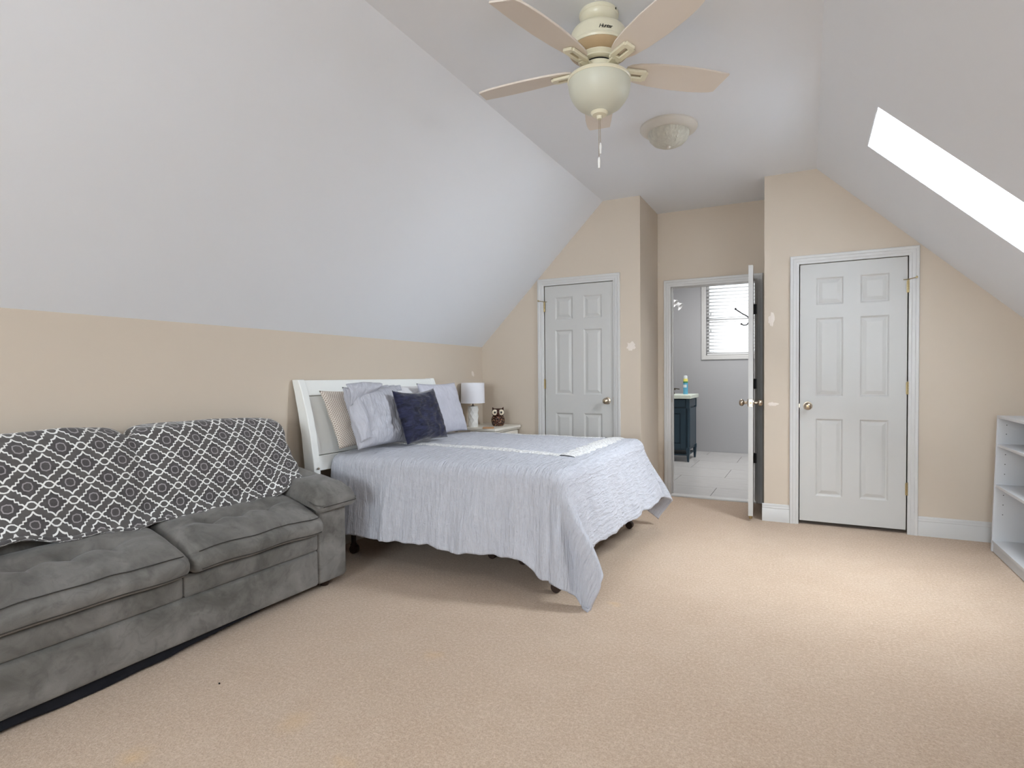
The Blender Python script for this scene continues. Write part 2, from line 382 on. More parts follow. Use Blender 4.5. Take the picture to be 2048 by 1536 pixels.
def thing(name, loc, label, cat, group=None, kind=None):
    o = bpy.data.objects.new(name, None); COL.objects.link(o); o.location = loc; o.empty_display_size = 0.1
    return tag(o, label, cat, group, kind)
def tag(o, label, cat, group=None, kind=None):
    o['label'] = label; o['category'] = cat
    if group: o['group'] = group
    if kind: o['kind'] = kind
    return o
def nz(p, s=1.0): return noise.noise(Vector(p) * s)
def sstep(a, b, x):
    t = max(0.0, min(1.0, (x - a) / (b - a))); return t * t * (3 - 2 * t)

# ---------------------------------------------------------------- room constants
YB, YR, XL, XR, XCL, XCR, ZC, ZKL = 4.805, 5.435, -3.017, 1.42, -1.704, 0.057, 2.794, 1.4975
XA, XB, YREAR, SR = -1.3565, -0.3228, -4.45, 0.9577
ZKR = ZC - SR * (XR - XCR); SLL = (ZC - ZKL) / (XCL - XL); T = 0.12
D1 = (-2.307, -1.610); D2 = (-1.226, -0.442); D3 = (-0.064, 0.669); ZD = 2.062; CW = 0.066
YFAR, XBL, XBR = 8.79, -2.02, 0.55   # bathroom
def S(o, label, cat): return tag(o, label, cat, kind='structure')
def ZL(x): return min(ZC, ZKL + SLL * (x - XL))
def ZR(x): return min(ZC, ZC - SR * (x - XCR))

# floor, ceiling, slopes
S(MB().box(XL - T, XR + T, YREAR - T, YR + 0.03, -0.12, 0).build('floor', 'carpet'), 'beige cut pile carpet covering the attic bedroom floor', 'floor')
S(MB().box(XCL - 0.15, XCR + 0.15, YREAR - T, YR + T, ZC, ZC + T).build('ceiling', 'ceiling'), 'flat white ceiling strip that the fan hangs from', 'ceiling')
nL = Vector((-SLL, 0, 1)).normalized() * T
S(MB().prism([(XL, ZKL), (XCL, ZC), (XCL + nL.x, ZC + nL.z), (XL + nL.x, ZKL + nL.z)], 'Y', YREAR, YB + 0.1).build('ceiling_slope_left', 'ceiling'), 'broad sloped white ceiling above the sofa and bed', 'ceiling')
# right slope with the skylight opening: X 0.316..1.16, Y 3.26..3.788
SX0, SX1, SY0, SY1 = 0.316, 1.16, 3.262, 3.787
nR = Vector((SR, 0, 1)).normalized()
mb = MB()
def rs_piece(x0, x1, y0, y1):
    a = Vector((x0, 0, ZC - SR * (x0 - XCR))); b = Vector((x1, 0, ZC - SR * (x1 - XCR))); n_ = nR * T
    mb.prism([(a.x, a.z), (b.x, b.z), (b.x + n_.x, b.z + n_.z), (a.x + n_.x, a.z + n_.z)], 'Y', y0, y1)
rs_piece(XCR, SX0, YREAR, YB + 0.1); rs_piece(SX1, XR + 0.1, YREAR, YB + 0.1)
rs_piece(SX0, SX1, YREAR, SY0 - 3.0); rs_piece(SX0, SX1, SY1 - 3.0, SY0); rs_piece(SX0, SX1, SY1, YB + 0.1)  # middle strip also leaves an opening for the added skylight
S(mb.build('ceiling_slope_right', 'ceiling'), 'sloped white ceiling on the right with the skylight opening', 'ceiling')

# walls
wl = S(MB().box(XL - T, XL, YREAR, YB, 0, ZKL).build('wall_left', 'wall'), 'low beige knee wall behind the sofa and headboard', 'wall')
S(MB().box(XR, XR + T, YREAR, YB, 0, ZKR).build('wall_right', 'wall'), 'low beige knee wall behind the white bookcase', 'wall')
mb = MB(); g = 0.012
mb.prism([(XL - T, 0), (D1[0] - g, 0), (D1[0] - g, ZL(D1[0] - g)), (XL, ZKL), (XL - T, ZKL)], 'Y', YB, YB + T)
mb.prism([(D1[0] - g, ZD + g), (D1[1] + g, ZD + g), (D1[1] + g, ZC), (XCL, ZC), (D1[0] - g, ZL(D1[0] - g))], 'Y', YB, YB + T)
mb.box(D1[1] + g, XA, YB, YB + T, 0, ZC)
wb1 = S(mb.build('wall_back_left', 'wall'), 'beige wall with the closed closet door behind the bed', 'wall')
mb = MB(); mb.box(XA - T, XA, YB + T, YR, 0, ZC)
S(mb.build('wall_recess_left', 'wall'), 'narrow beige return wall left of the bathroom doorway', 'wall')
mb = MB(); mb.box(XA - T, D2[0] - g, YR, YR + T, 0, ZC); mb.box(D2[1] + g, XB + T, YR, YR + T, 0, ZC); mb.box(D2[0] - g, D2[1] + g, YR, YR + T, ZD + 0.02, ZC)
S(mb.build('wall_back', 'wall'), 'beige recessed wall around the open bathroom doorway', 'wall')
mb = MB(); mb.box(XB, XB + T, YB + T, YR, 0, ZC)
S(mb.build('wall_recess_right', 'wall'), 'beige return wall right of the bathroom doorway', 'wall')
mb = MB(); mb.box(XB, D3[0] - g, YB, YB + T, 0, ZC)
mb.prism([(D3[0] - g, ZD + g), (D3[1] + g, ZD + g), (D3[1] + g, ZR(D3[1] + g)), (XCR, ZC), (D3[0] - g, ZC)], 'Y', YB, YB + T)
mb.prism([(D3[1] + g, 0), (XR + T, 0), (XR + T, ZR(XR)), (XR, ZR(XR)), (D3[1] + g, ZR(D3[1] + g))], 'Y', YB, YB + T)
wb3 = S(mb.build('wall_back_right', 'wall'), 'beige wall with the closed closet door under the right slope', 'wall')
# rear gable wall with its window (behind the camera)
GX0, GX1, GZ0, GZ1 = -1.85, 0.45, 0.95, 2.4
mb = MB()
mb.prism([(XL - T, 0), (GX0, 0), (GX0, ZL(GX0)), (XL, ZKL), (XL - T, ZKL)], 'Y', YREAR - T, YREAR)
mb.prism([(GX1, 0), (XR + T, 0), (XR + T, ZKR), (XR, ZKR), (GX1, ZR(GX1))], 'Y', YREAR - T, YREAR)
mb.box(GX0, GX1, YREAR - T, YREAR, 0, GZ0); mb.prism([(GX0, GZ1), (GX1, GZ1), (GX1, ZR(GX1)), (XCR, ZC), (XCL, ZC), (GX0, ZL(GX0))], 'Y', YREAR - T, YREAR)
S(mb.build('wall_rear', 'wall'), 'beige gable wall behind the camera with a wide window', 'wall')
w3 = S(thing('window_3', (-0.7, YREAR, GZ0), '', ''), 'wide gable window behind the camera', 'window')
mb = MB()
for a in (GX0, (GX0 + GX1) / 2 - 0.025, GX1 - 0.05): mb.box(a, a + 0.05, YREAR - 0.1, YREAR - 0.04, GZ0, GZ1)
for a in (GZ0, GZ1 - 0.05): mb.box(GX0, GX1, YREAR - 0.1, YREAR - 0.04, a, a + 0.05)
mb.build('window_frame', 'trim', w3, bevel=0.004); MB().box(GX0, GX1, YREAR - 0.075, YREAR - 0.07, GZ0, GZ1).build('pane', 'glass', w3)

# skylight
def slope_pt(x, y, d=0.0): p = Vector((x, y, ZC - SR * (x - XCR))); return p + nR * d
DS = 0.42
def skylight(w1, SY0, SY1):
    for nm, pts in (('shaft_wall', [(SX0, SY0), (SX0, SY1)]), ('shaft_wall', [(SX0, SY1), (SX1, SY1)]), ('shaft_wall', [(SX1, SY1), (SX1, SY0)]), ('shaft_wall', [(SX1, SY0), (SX0, SY0)])):
        (ax, ay), (bx, by) = pts; e = Vector((bx - ax, by - ay, 0)); out = Vector((e.y, -e.x, 0)); cxy = Vector(((SX0 + SX1) / 2 - ax, (SY0 + SY1) / 2 - ay, 0))
        if out.dot(cxy) > 0: out = -out
        tn = Vector((0, 1, 0)) * (0.015 if out.y > 0 else -0.015) if abs(out.y) > abs(out.x) else (slope_pt(1, 0) - slope_pt(0, 0)).normalized() * (0.015 if out.x > 0 else -0.015)
        ax, bx = [v + (0.002 if v == SX0 else -0.002) for v in (ax, bx)]; ay, by = [v + (0.002 if v == SY0 else -0.002) for v in (ay, by)]
        q = [slope_pt(ax, ay, 0.002), slope_pt(bx, by, 0.002), slope_pt(bx, by, DS), slope_pt(ax, ay, DS)]
        MB().add(q + [p + tn for p in q], [(0, 1, 2, 3), (7, 6, 5, 4), (0, 4, 5, 1), (1, 5, 6, 2), (2, 6, 7, 3), (3, 7, 4, 0)]).build(nm, 'ceiling', w1)
    q = [slope_pt(SX0, SY0, DS - 0.02), slope_pt(SX1, SY0, DS - 0.02), slope_pt(SX1, SY1, DS - 0.02), slope_pt(SX0, SY1, DS - 0.02)]
    MB().add(q + [p + nR * 0.006 for p in q], [(0, 1, 2, 3), (7, 6, 5, 4), (0, 4, 5, 1), (1, 5, 6, 2), (2, 6, 7, 3), (3, 7, 4, 0)]).build('pane', 'glass', w1)
skylight(S(thing('window_1', (0.74, 3.52, 2.2), '', ''), 'bright skylight well cut into the right ceiling slope', 'skylight'), SY0, SY1)
skylight(S(thing('window_4_added', (0.74, 0.52, 2.2), '', ''), 'added unseen skylight well in the right slope beside the camera, for fill light', 'skylight'), SY0 - 3.0, SY1 - 3.0)  # added out of view to let in soft fill

# bathroom shell
MB_ = MB().box(XBL - T, XBR + T, YR + 0.03, YFAR + T, -0.12, -0.012)
fb = S(MB_.build('floor_bathroom', 'grout'), 'pale grey tiled bathroom floor beyond the doorway', 'floor')
pl = 0.005; ty = YR + 0.05 - 0.10; row = 0; tile_me = None
tw, tl = 0.61, 1.25
while ty < YFAR - 0.02:
    y1 = min(ty + tw, YFAR - 0.002); tx = XBL + (-0.6 if row % 2 else -0.1)
    while tx < XBR:
        x0 = max(tx, XBL); x1 = min(tx + tl, XBR)
        if x1 - x0 > 0.05 and x1 > -1.85 and x0 < 0.0:
            MB().box(x0 + pl / 2, x1 - pl / 2, max(ty + pl / 2, YR + 0.04), y1 - pl / 2, -0.012, 0.0).build('tile', 'tile', fb)
        tx += tl
    ty += tw; row += 1
WX0, WX1, WZ0, WZ1 = -1.435, -0.56, 1.50, 2.62
mb = MB(); mb.box(XBL - T, WX0, YFAR, YFAR + T, 0, 2.9); mb.box(WX1, XBR + T, YFAR, YFAR + T, 0, 2.9); mb.box(WX0, WX1, YFAR, YFAR + T, 0, WZ0); mb.box(WX0, WX1, YFAR, YFAR + T, WZ1, 2.9)
S(mb.build('wall_bathroom_far', 'bathwall'), 'grey bathroom wall with the blind covered window', 'wall')
S(MB().box(XBL - T, XBL, YR + T, YFAR, 0, 2.9).build('wall_bathroom_left', 'bathwall'), 'grey bathroom wall behind the dark vanity', 'wall')
S(MB().box(XBR, XBR + T, YR + T, YFAR, 0, 2.9).build('wall_bathroom_right', 'bathwall'), 'grey bathroom wall hidden behind the open door', 'wall')
mb = MB().box(XBL, D2[0] - 0.03, YR + T, YR + T + 0.01, 0, 2.9); mb.box(D2[1] + 0.03, XBR, YR + T, YR + T + 0.01, 0, 2.9); mb.box(D2[0] - 0.03, D2[1] + 0.03, YR + T, YR + T + 0.01, ZD + 0.03, 2.9)
S(mb.build('wall_bathroom_near', 'bathwall'), 'grey bathroom side of the doorway wall', 'wall')
S(MB().box(XBL - T, XBR + T, YR + T, YFAR + T, 2.9, 3.0).build('ceiling_bathroom', 'ceiling'), 'white bathroom ceiling beyond the doorway', 'ceiling')
# bathroom window: frame, casing, panes, blind
w2 = S(thing('window_2', (-1.0, YFAR, WZ0), '', ''), 'white framed bathroom window behind the slatted blind', 'window')
mb = MB()
for a in (WX0, WX1 - 0.04): mb.box(a, a + 0.04, YFAR + 0.04, YFAR + 0.09, WZ0, WZ1)
for a in (WZ0, (WZ0 + WZ1) / 2 - 0.02, WZ1 - 0.04): mb.box(WX0, WX1, YFAR + 0.04, YFAR + 0.09, a, a + 0.04)
mb.build('window_frame', 'trim', w2, bevel=0.003)
MB().box(WX0, WX1, YFAR + 0.06, YFAR + 0.065, WZ0, WZ1).build('pane', 'glass', w2)
def casing(x0, x1, z0, z1, y, sgn, w, parent, mat='trim', bottom=False):
    """three-step moulded casing around an opening, face towards sgn*Y"""
    for (a, b, dep) in ((0.0, 1.0, 0.012), (0.30, 1.0, 0.017), (0.68, 1.0, 0.022)):
        i, o_ = a * w, b * w
    def prof(side):
        # side member: cross section in (x across, y out)
        ps = [(0, 0), (0, 0.009), (0.006, 0.011), (0.26 * w, 0.012), (0.32 * w, 0.015), (0.62 * w, 0.016), (0.68 * w, 0.020), (0.94 * w, 0.021), (w, 0.016), (w, 0)]
        return ps
    ps = prof(0)
    def member(p0, p1, inw):  # mitred strip; p0,p1 inner corners (x,z), outward mitre dirs
        mb = MB(); n = len(ps); vs = []
        for (px, pz, mx, mz) in (p0, p1):
            for (u, d) in ps: vs.append((px + mx * u, y + sgn * d, pz + mz * u))
        fs = [tuple(range(n)), tuple(range(2 * n - 1, n - 1, -1))] + [(i, (i + 1) % n, n + (i + 1) % n, n + i) for i in range(n)]
        return mb.add(vs, fs)
    zb = -1 if bottom else 0
    member((x0, z0, -1, zb), (x0, z1, -1, 1), 0).build('casing_leg', mat, parent, smooth=25)
    member((x1, z0, 1, zb), (x1, z1, 1, 1), 0).build('casing_leg', mat, parent, smooth=25)
    member((x0, z1, -1, 1), (x1, z1, 1, 1), 0).build('casing_head', mat, parent, smooth=25)
    if bottom: member((x0, z0, -1, -1), (x1, z0, 1, -1), 0).build('casing_sill', mat, parent, smooth=25)
casing(WX0, WX1, WZ0, WZ1, YFAR, -1, 0.07, w2, bottom=True)
bl = thing('window_blind', ((WX0 + WX1) / 2, YFAR + 0.015, WZ0), 'white horizontal slat blind hanging in the bathroom window', 'blind')
MB().box(WX0 + 0.01, WX1 - 0.01, YFAR - 0.012, YFAR + 0.035, WZ1 - 0.045, WZ1 - 0.003).build('head_rail', 'slat', bl, bevel=0.003)
sm = None; nsl = 20; pitch = (WZ1 - 0.06 - WZ0 - 0.03) / nsl
for i in range(nsl):
    if sm is None:
        hw = (WX1 - WX0) / 2 - 0.012; m_ = MB(); tl_ = math.radians(32)
        m_.grid(1, 4, lambda u, v: ((u - 0.5) * 2 * hw, (v - 0.5) * 0.05 * math.cos(tl_), (v - 0.5) * 0.05 * math.sin(tl_) + 0.003 * (1 - (2 * v - 1) ** 2)))
        so = m_.build('slat', 'slat', bl, smooth=60, origin=(0, 0, 0)); md = so.modifiers.new('s', 'SOLIDIFY'); md.thickness = 0.0025; sm = so
    else:
        so = sm.copy(); COL.objects.link(so); so.parent = bl
    so.location = (0, 0, 0.045 + i * pitch)
MB().box(WX0 + 0.012, WX1 - 0.012, YFAR - 0.005, YFAR + 0.03, WZ0 + 0.004, WZ0 + 0.022).build('bottom_rail', 'slat', bl, bevel=0.003)
for x in (-1.32, -1.0, -0.68): MB().tube([(x, YFAR - 0.012, WZ0 + 0.02), (x, YFAR - 0.012, WZ1 - 0.03)], 0.0022, 6).build('ladder_cord', 'slat', bl)
for (x, z) in ((-1.36, 2.12), (-1.36, 1.86)): MB().tube([(x, YFAR - 0.02, z), (x, YFAR - 0.02, z + 0.028)], 0.006, 8).build('cord_tassel', 'blackmetal', bl)
MB().tube([(-1.36, YFAR - 0.02, 1.88), (-1.36, YFAR - 0.02, WZ1 - 0.03)], 0.0015, 6).build('pull_cord', 'slat', bl)

# ---------------------------------------------------------------- doors
def six_panel(root, x0, x1, z0, z1, y0, thick, mat='door'):
    """frame of stiles and rails plus six raised panels; local build in world XZ, front face at y0 (towards -Y)"""
    w = x1 - x0; st = 0.113 * w / 0.72; pw = (w - 3 * st) / 2; y1 = y0 + thick
    rows = [(0.205, 0.815), (0.99, 1.605), (1.705, 1.918)]
    rows = [(z0 + a, z0 + b) for a, b in rows]; cols = [(x0 + st, x0 + st + pw), (x1 - st - pw, x1 - st)]
    mb = MB(); mb.box(x0, x0 + st, y0, y1, z0, z1); mb.box(x1 - st, x1, y0, y1, z0, z1)
    zs = [z0] + [q for r in rows for q in r] + [z1]
    for i in range(0, 8, 2): mb.box(x0 + st, x1 - st, y0, y1, zs[i], zs[i + 1])
    for (a, b) in rows: mb.box(x0 + st + pw, x1 - st - pw, y0, y1, a, b)
    slab = mb.build('slab', mat, root)
    for (za, zb) in rows:
        for (xa, xb) in cols:
            p = MB(); rings = [(0, 0.0), (0.004, 0.002), (0.011, 0.009), (0.018, 0.010), (0.042, 0.0035), (0.046, 0.003)]
            vs = []; fs = []
            for side in (0, 1):
                k0 = len(vs)
                for (i, d) in rings:
                    yy = y0 + d if side == 0 else y1 - d
                    vs += [(xa + i, yy, za + i), (xb - i, yy, za + i), (xb - i, yy, zb - i), (xa + i, yy, zb - i)]
                for r in range(len(rings) - 1):
                    for e in range(4): fs.append((k0 + r * 4 + e, k0 + r * 4 + (e + 1) % 4, k0 + (r + 1) * 4 + (e + 1) % 4, k0 + (r + 1) * 4 + e))
                l = k0 + (len(rings) - 1) * 4; fs.append((l, l + 1, l + 2, l + 3))
            n4 = 4 * len(rings)
            for e in range(4): fs.append((e, (e + 1) % 4, n4 + (e + 1) % 4, n4 + e))
            p.add(vs, fs).build('panel', mat, root)
    return slab
KN = [(0.0, 0.072), (0.012, 0.072), (0.022, 0.068), (0.028, 0.058), (0.0285, 0.048), (0.022, 0.038), (0.012, 0.032), (0.011, 0.012), (0.016, 0.008), (0.032, 0.006), (0.034, 0.0)]
def knob(root, p, axis, sgn, mat='nickel', name='knob'):
    prof = [(r, h * sgn) for r, h in KN]
    k = MB().lathe(prof, p, 24, axis).build(name, mat, root, smooth=50)
    c = {'X': (sgn * 0.0725, 0, 0), 'Y': (0, sgn * 0.0725, 0)}[axis]
    MB().lathe([(0.0, sgn * 0.001), (0.007, sgn * 0.0008), (0.008, -sgn * 0.002)], (p[0] + c[0], p[1] + c[1], p[2]), 12, axis).build('keyhole_button', 'brass', k, smooth=40)
def hinge(root, x, y, z, mat='brass', stop=False, sgn=1):
    h = MB()
    for i in range(5): h.lathe([(0.0065, z - 0.045 + i * 0.018), (0.0065, z - 0.028 + i * 0.018)], (x, y, 0), 10)
    h.lathe([(0.0, z + 0.053), (0.004, z + 0.052), (0.0075, z + 0.047), (0.0075, z + 0.045)], (x, y, 0), 10)
    h.box(x - 0.012, x + 0.012, y + 0.002, y + 0.006, z - 0.045, z + 0.045)
    o = h.build('hinge', mat, root, smooth=40)
    if stop:
        s_ = MB().tube([(x - sgn * 0.035, y - 0.012, z + 0.05), (x, y - 0.004, z + 0.053), (x + sgn * 0.045, y - 0.028, z + 0.06)], 0.003, 8)
        s_.lathe([(0.0, -0.008), (0.008, -0.006), (0.008, 0.004), (0, 0.006)], (x + sgn * 0.045, y - 0.03, z + 0.06), 10, 'Y'); s_.build('door_stop_pin', mat, o, smooth=40)
def jamb(root, x0, x1, y0, y1, zt, mat='trim'):
    for a, b in ((x0 - 0.018, x0), (x1, x1 + 0.018)): MB().box(a, b, y0, y1, 0.001, zt + 0.018).build('jamb', mat, root)
    MB().box(x0, x1, y0, y1, zt, zt + 0.018).build('jamb_head', mat, root)
# left closet door
d1 = S(thing('door_1', (D1[0], YB, 0), '', ''), 'closed white six panel closet door behind the bed', 'door')
six_panel(d1, D1[0] + 0.004, D1[1] - 0.004, 0.03, ZD - 0.004, YB + 0.004, 0.035)
knob(d1, (-1.672, YB + 0.004, 0.965), 'Y', -1)
MB().box(-1.616, -1.611, YB + 0.001, YB + 0.028, 0.93, 1.0).build('latch_plate', 'nickel', d1)
hinge(d1, D1[0], YB - 0.006, 1.86, stop=True, sgn=-1); hinge(d1, D1[0], YB - 0.006, 1.12); hinge(d1, D1[0], YB - 0.006, 0.30)
t1 = S(thing('trim_1', (D1[0], YB, 0), '', ''), 'white moulded casing around the closet door behind the bed', 'door casing')
casing(D1[0] - 0.001, D1[1] + 0.001, 0.0, ZD, YB, -1, CW, t1)
# right closet door
d3 = S(thing('door_3', (D3[0], YB, 0), '', ''), 'closed white six panel closet door near the bookcase', 'door')
six_panel(d3, D3[0] + 0.006, D3[1] - 0.006, 0.03, ZD - 0.004, YB + 0.004, 0.035)
knob(d3, (0.0, YB + 0.004, 0.945), 'Y', -1)
MB().box(D3[0] - 0.004, D3[0] + 0.006, YB + 0.012, YB + 0.030, 0.93, 0.96).build('latch', 'nickel', d3)
hinge(d3, D3[1], YB - 0.006, 1.835, stop=True, sgn=1); hinge(d3, D3[1], YB - 0.006, 1.085); hinge(d3, D3[1], YB - 0.006, 0.335)
t3 = S(thing('trim_3', (D3[0], YB, 0), '', ''), 'white moulded casing around the closet door near the bookcase', 'door casing')
casing(D3[0] - 0.001, D3[1] + 0.001, 0.0, ZD, YB, -1, CW, t3)
# closet interiors behind the shut doors
for nm, lab, (xa, xb_) in (('wall_closet_left', 'closet walls behind the left closet door', (D1[0] - 0.3, XA - T)), ('wall_closet_right', 'closet walls behind the right closet door', (XB + T, D3[1] + 0.3))):
    m_ = MB(); m_.box(xa, xb_, YB + 0.75, YB + 0.8, 0, 2.3); m_.box(xa - 0.05, xa, YB + T, YB + 0.8, 0, 2.3); m_.box(xb_, xb_ + 0.004, YB + T, YB + 0.75, 0, 2.3); m_.box(xa, xb_, YB + T, YB + 0.8, 2.25, 2.3); m_.box(xa, xb_, YB + T, YB + 0.8, -0.05, 0.0)
    S(m_.build(nm, 'wall'), lab, 'wall')
# bathroom doorway: casing, jamb, threshold, open door
t2 = S(thing('trim_2', (D2[0], YR, 0), '', ''), 'white moulded casing and jamb of the open bathroom doorway', 'door casing')
casing(D2[0], D2[1], 0.0, ZD, YR, -1, CW, t2); jamb(t2, D2[0], D2[1], YR, YR + T + 0.012, ZD)
for (a, b) in ((D2[0], D2[0] + 0.012), (D2[1] - 0.012, D2[1])): MB().box(a, b, YR + 0.045, YR + 0.075, 0.001, ZD).build('stop_bead', 'trim', t2)
MB().box(D2[0] + 0.001, D2[0] + 0.0025, YR + 0.012, YR + 0.040, 0.93, 0.99).build('strike_plate', 'nickel', t2)
MB().prism([(YR - 0.035, 0.001), (YR - 0.03, 0.012), (YR - 0.005, 0.018), (YR + 0.05, 0.018), (YR + 0.055, 0.001)], 'X', D2[0] - 0.04, D2[1] + 0.01).build('threshold', 'trim', t2, smooth=30)
d2 = S(thing('door_2', (D2[1], YR, 0), '', ''), 'white six panel bathroom door standing open edge on', 'door')
DW = 0.70; dang = math.radians(-86.5)
d2b = bpy.data.objects.new('tmp', None)
keep = set(o.name for o in bpy.data.objects)
# built closed in its own frame with the hinge edge at the origin, then turned on the hinge
d2.location = (0, 0, 0)
six_panel(d2, -DW, 0.0, 0.045, 2.078, 0.0, 0.036)
knob(d2, (-DW + 0.065, 0.0, 0.965), 'Y', -1); knob(d2, (-DW + 0.065, 0.036, 0.965), 'Y', 1)
MB().box(-DW - 0.0015, -DW + 0.001, 0.006, 0.030, 0.935, 0.995).build('latch_plate', 'nickel', d2)
MB().lathe([(0.006, -0.006), (0.006, 0.002)], (-DW, 0.018, 0.965), 12, 'X').build('latch_bolt', 'brass', d2, smooth=40)
for z in (1.80, 1.11, 0.42):
    hg = MB(); hg.lathe([(0.0065, z - 0.047), (0.0065, z + 0.047)], (0.004, -0.006, 0), 10); hg.box(-0.006, -0.002, -0.024, -0.001, z - 0.045, z + 0.045); hg.box(0.0005, 0.0035, 0.0, 0.036, z - 0.045, z + 0.045)
    hg.build('hinge', 'blackmetal', d2, smooth=40)
MB().lathe([(0.012, 0.02), (0.014, 0.03), (0.012, 0.046)], (-DW + 0.02, 0.018, 0), 12).build('door_bumper', 'brass', d2, smooth=40)
d2.location = (D2[1] - 0.012, YR - 0.014, 0); d2.rotation_euler = (0, 0, math.radians(94.3))
bpy.data.objects.remove(d2b)
# coat hook screwed to the open door
hk = thing('coat_hook', (-0.452, 4.95, 1.64), 'black double coat hook on the open bathroom door', 'hook')
MB().box(-0.4515, -0.4475, 4.942, 4.958, 1.60, 1.68).build('back_plate', 'blackmetal', hk, bevel=0.001)
MB().tube([(-0.4515, 4.95, 1.665), (-0.465, 4.95, 1.69), (-0.50, 4.95, 1.71), (-0.535, 4.95, 1.735), (-0.56, 4.95, 1.755)], 0.0045, 8).lathe([(0.0, -0.009), (0.007, -0.006), (0.009, 0), (0.007, 0.006), (0, 0.009)], (-0.562, 4.95, 1.757), 10).build('upper_prong', 'blackmetal', hk, smooth=50)
MB().tube([(-0.4515, 4.95, 1.66), (-0.457, 4.95, 1.635), (-0.472, 4.95, 1.618), (-0.495, 4.95, 1.615), (-0.512, 4.95, 1.625)], 0.0045, 8).lathe([(0.0, -0.008), (0.006, -0.005), (0.008, 0), (0.006, 0.005), (0, 0.008)], (-0.515, 4.95, 1.628), 10).build('lower_prong', 'blackmetal', hk, smooth=50)

# baseboards
BBP = [(0, 0), (0.014, 0), (0.014, 0.098), (0.011, 0.106), (0.0125, 0.112), (0.009, 0.125), (0.0095, 0.130), (0.005, 0.140), (0, 0.143)]
def base_y(x0, x1, y, name, label):   # face towards -Y
    mb = MB(); n = len(BBP)
    mb.add([(x, y - d, z) for x in (x0, x1) for (d, z) in BBP], [tuple(range(n)), tuple(range(2 * n - 1, n - 1, -1))] + [(i, (i + 1) % n, n + (i + 1) % n, n + i) for i in range(n)])
    S(mb.build(name, 'trim', smooth=25), label, 'baseboard')
def base_x(y0, y1, x, sgn, name, label):
    mb = MB(); n = len(BBP)
    mb.add([(x + sgn * d, y, z) for y in (y0, y1) for (d, z) in BBP], [tuple(range(n)), tuple(range(2 * n - 1, n - 1, -1))] + [(i, (i + 1) % n, n + (i + 1) % n, n + i) for i in range(n)])
    S(mb.build(name, 'trim', smooth=25), label, 'baseboard')
base_y(XB - 0.014, D3[0] - CW - 0.001, YB, 'baseboard_back_corner', 'short white baseboard at the corner beside the right closet door')
base_y(D3[1] + CW + 0.001, XR, YB, 'baseboard_back_right', 'white baseboard between the right closet door and bookcase')
base_x(YB, YR - 0.03, XB, -1, 'baseboard_recess_right', 'white baseboard on the return wall behind the open door')
base_x(YB, YR - 0.03, XA, 1, 'baseboard_recess_left', 'white baseboard on the return wall behind the bed')
base_y(XL, D1[0] - CW - 0.001, YB, 'baseboard_back_left', 'white baseboard behind the nightstand')
base_y(D1[1] + CW + 0.001, XA + 0.014, YB, 'baseboard_back_middle', 'white baseboard right of the left closet door')
base_x(YREAR, YB - 0.015, XL, 1, 'baseboard_left', 'white baseboard behind the sofa and bed')
base_x(YREAR, YB - 0.015, XR, -1, 'baseboard_right', 'white baseboard behind the bookcase')

# wall filler smears
def smear(c, axis, w, h, parent, seed, name='filler_patch'):
    rnd = random.Random(seed); n = 18; vs = [c]
    pts = []
    for i in range(n):
        a = 2 * PI * i / n; r = 0.65 + 0.5 * rnd.random(); u, v = w / 2 * r * math.cos(a), h / 2 * r * math.sin(a)
        pts.append((u, v))
    mb = MB(); P = (lambda u, v, d: (c[0] + u, c[1] - d, c[2] + v)) if axis == 'Y' else (lambda u, v, d: (c[0] + d, c[1] + u, c[2] + v))
    vs = [P(0, 0, 0.0015)] + [P(u * 0.8, v * 0.8, 0.0012) for u, v in pts] + [P(u, v, 0.0002) for u, v in pts]
    fs = [(0, 1 + i, 1 + (i + 1) % n) for i in range(n)] + [(1 + i, 1 + n + i, 1 + n + (i + 1) % n, 1 + (i + 1) % n) for i in range(n)]
    mb.add(vs, fs).build(name, 'spackle', parent, smooth=60)
smear((-1.442, YB, 1.462), 'Y', 0.085, 0.09, wb1, 3); smear((XL, 4.63, 1.225), 'X', 0.05, 0.06, wl, 4)
smear((-0.268, YB, 1.636), 'Y', 0.05, 0.12, wb3, 5); smear((-0.255, YB, 0.955), 'Y', 0.085, 0.035, wb3, 6)

# ================================================================ FURNITURE
# ---------------------------------------------------------------- sofa
SY_A, SY_M, SY_B = 0.77, 1.478, 2.19
sofa = thing('sofa', (-2.70, 1.48, 0), 'grey microsuede sofa with tufted seat cushions against the left wall', 'sofa')
def panel_fn(amp, seed):
    def f(p, w):
        b = (1 - min(1, abs(p.y)) ** 6) * (1 - min(1, abs(p.z)) ** 4)
        w.x += (amp * b + 0.004 * nz((w.y * 3 + seed, w.z * 4, 1.3))) if p.x > 0.3 else 0
        return w
    return f
MB().rbox((-2.715, 1.48, 0.1455), (0.535, 1.42, 0.195), 0.018, (2, 40, 6), panel_fn(0.012, 1)).build('front_rail_panel', 'suede', sofa, smooth=60)
MB().rbox((-2.715, (SY_A + 1.467) / 2, 0.291), (0.53, 1.467 - SY_A, 0.10), 0.016, (2, 24, 5), panel_fn(0.012, 5)).build('upper_front_panel', 'suede', sofa, smooth=60)
MB().rbox((-2.715, (SY_B + 1.467) / 2, 0.291), (0.53, SY_B - 1.467, 0.10), 0.016, (2, 24, 5), panel_fn(0.012, 9)).build('upper_front_panel', 'suede', sofa, smooth=60)
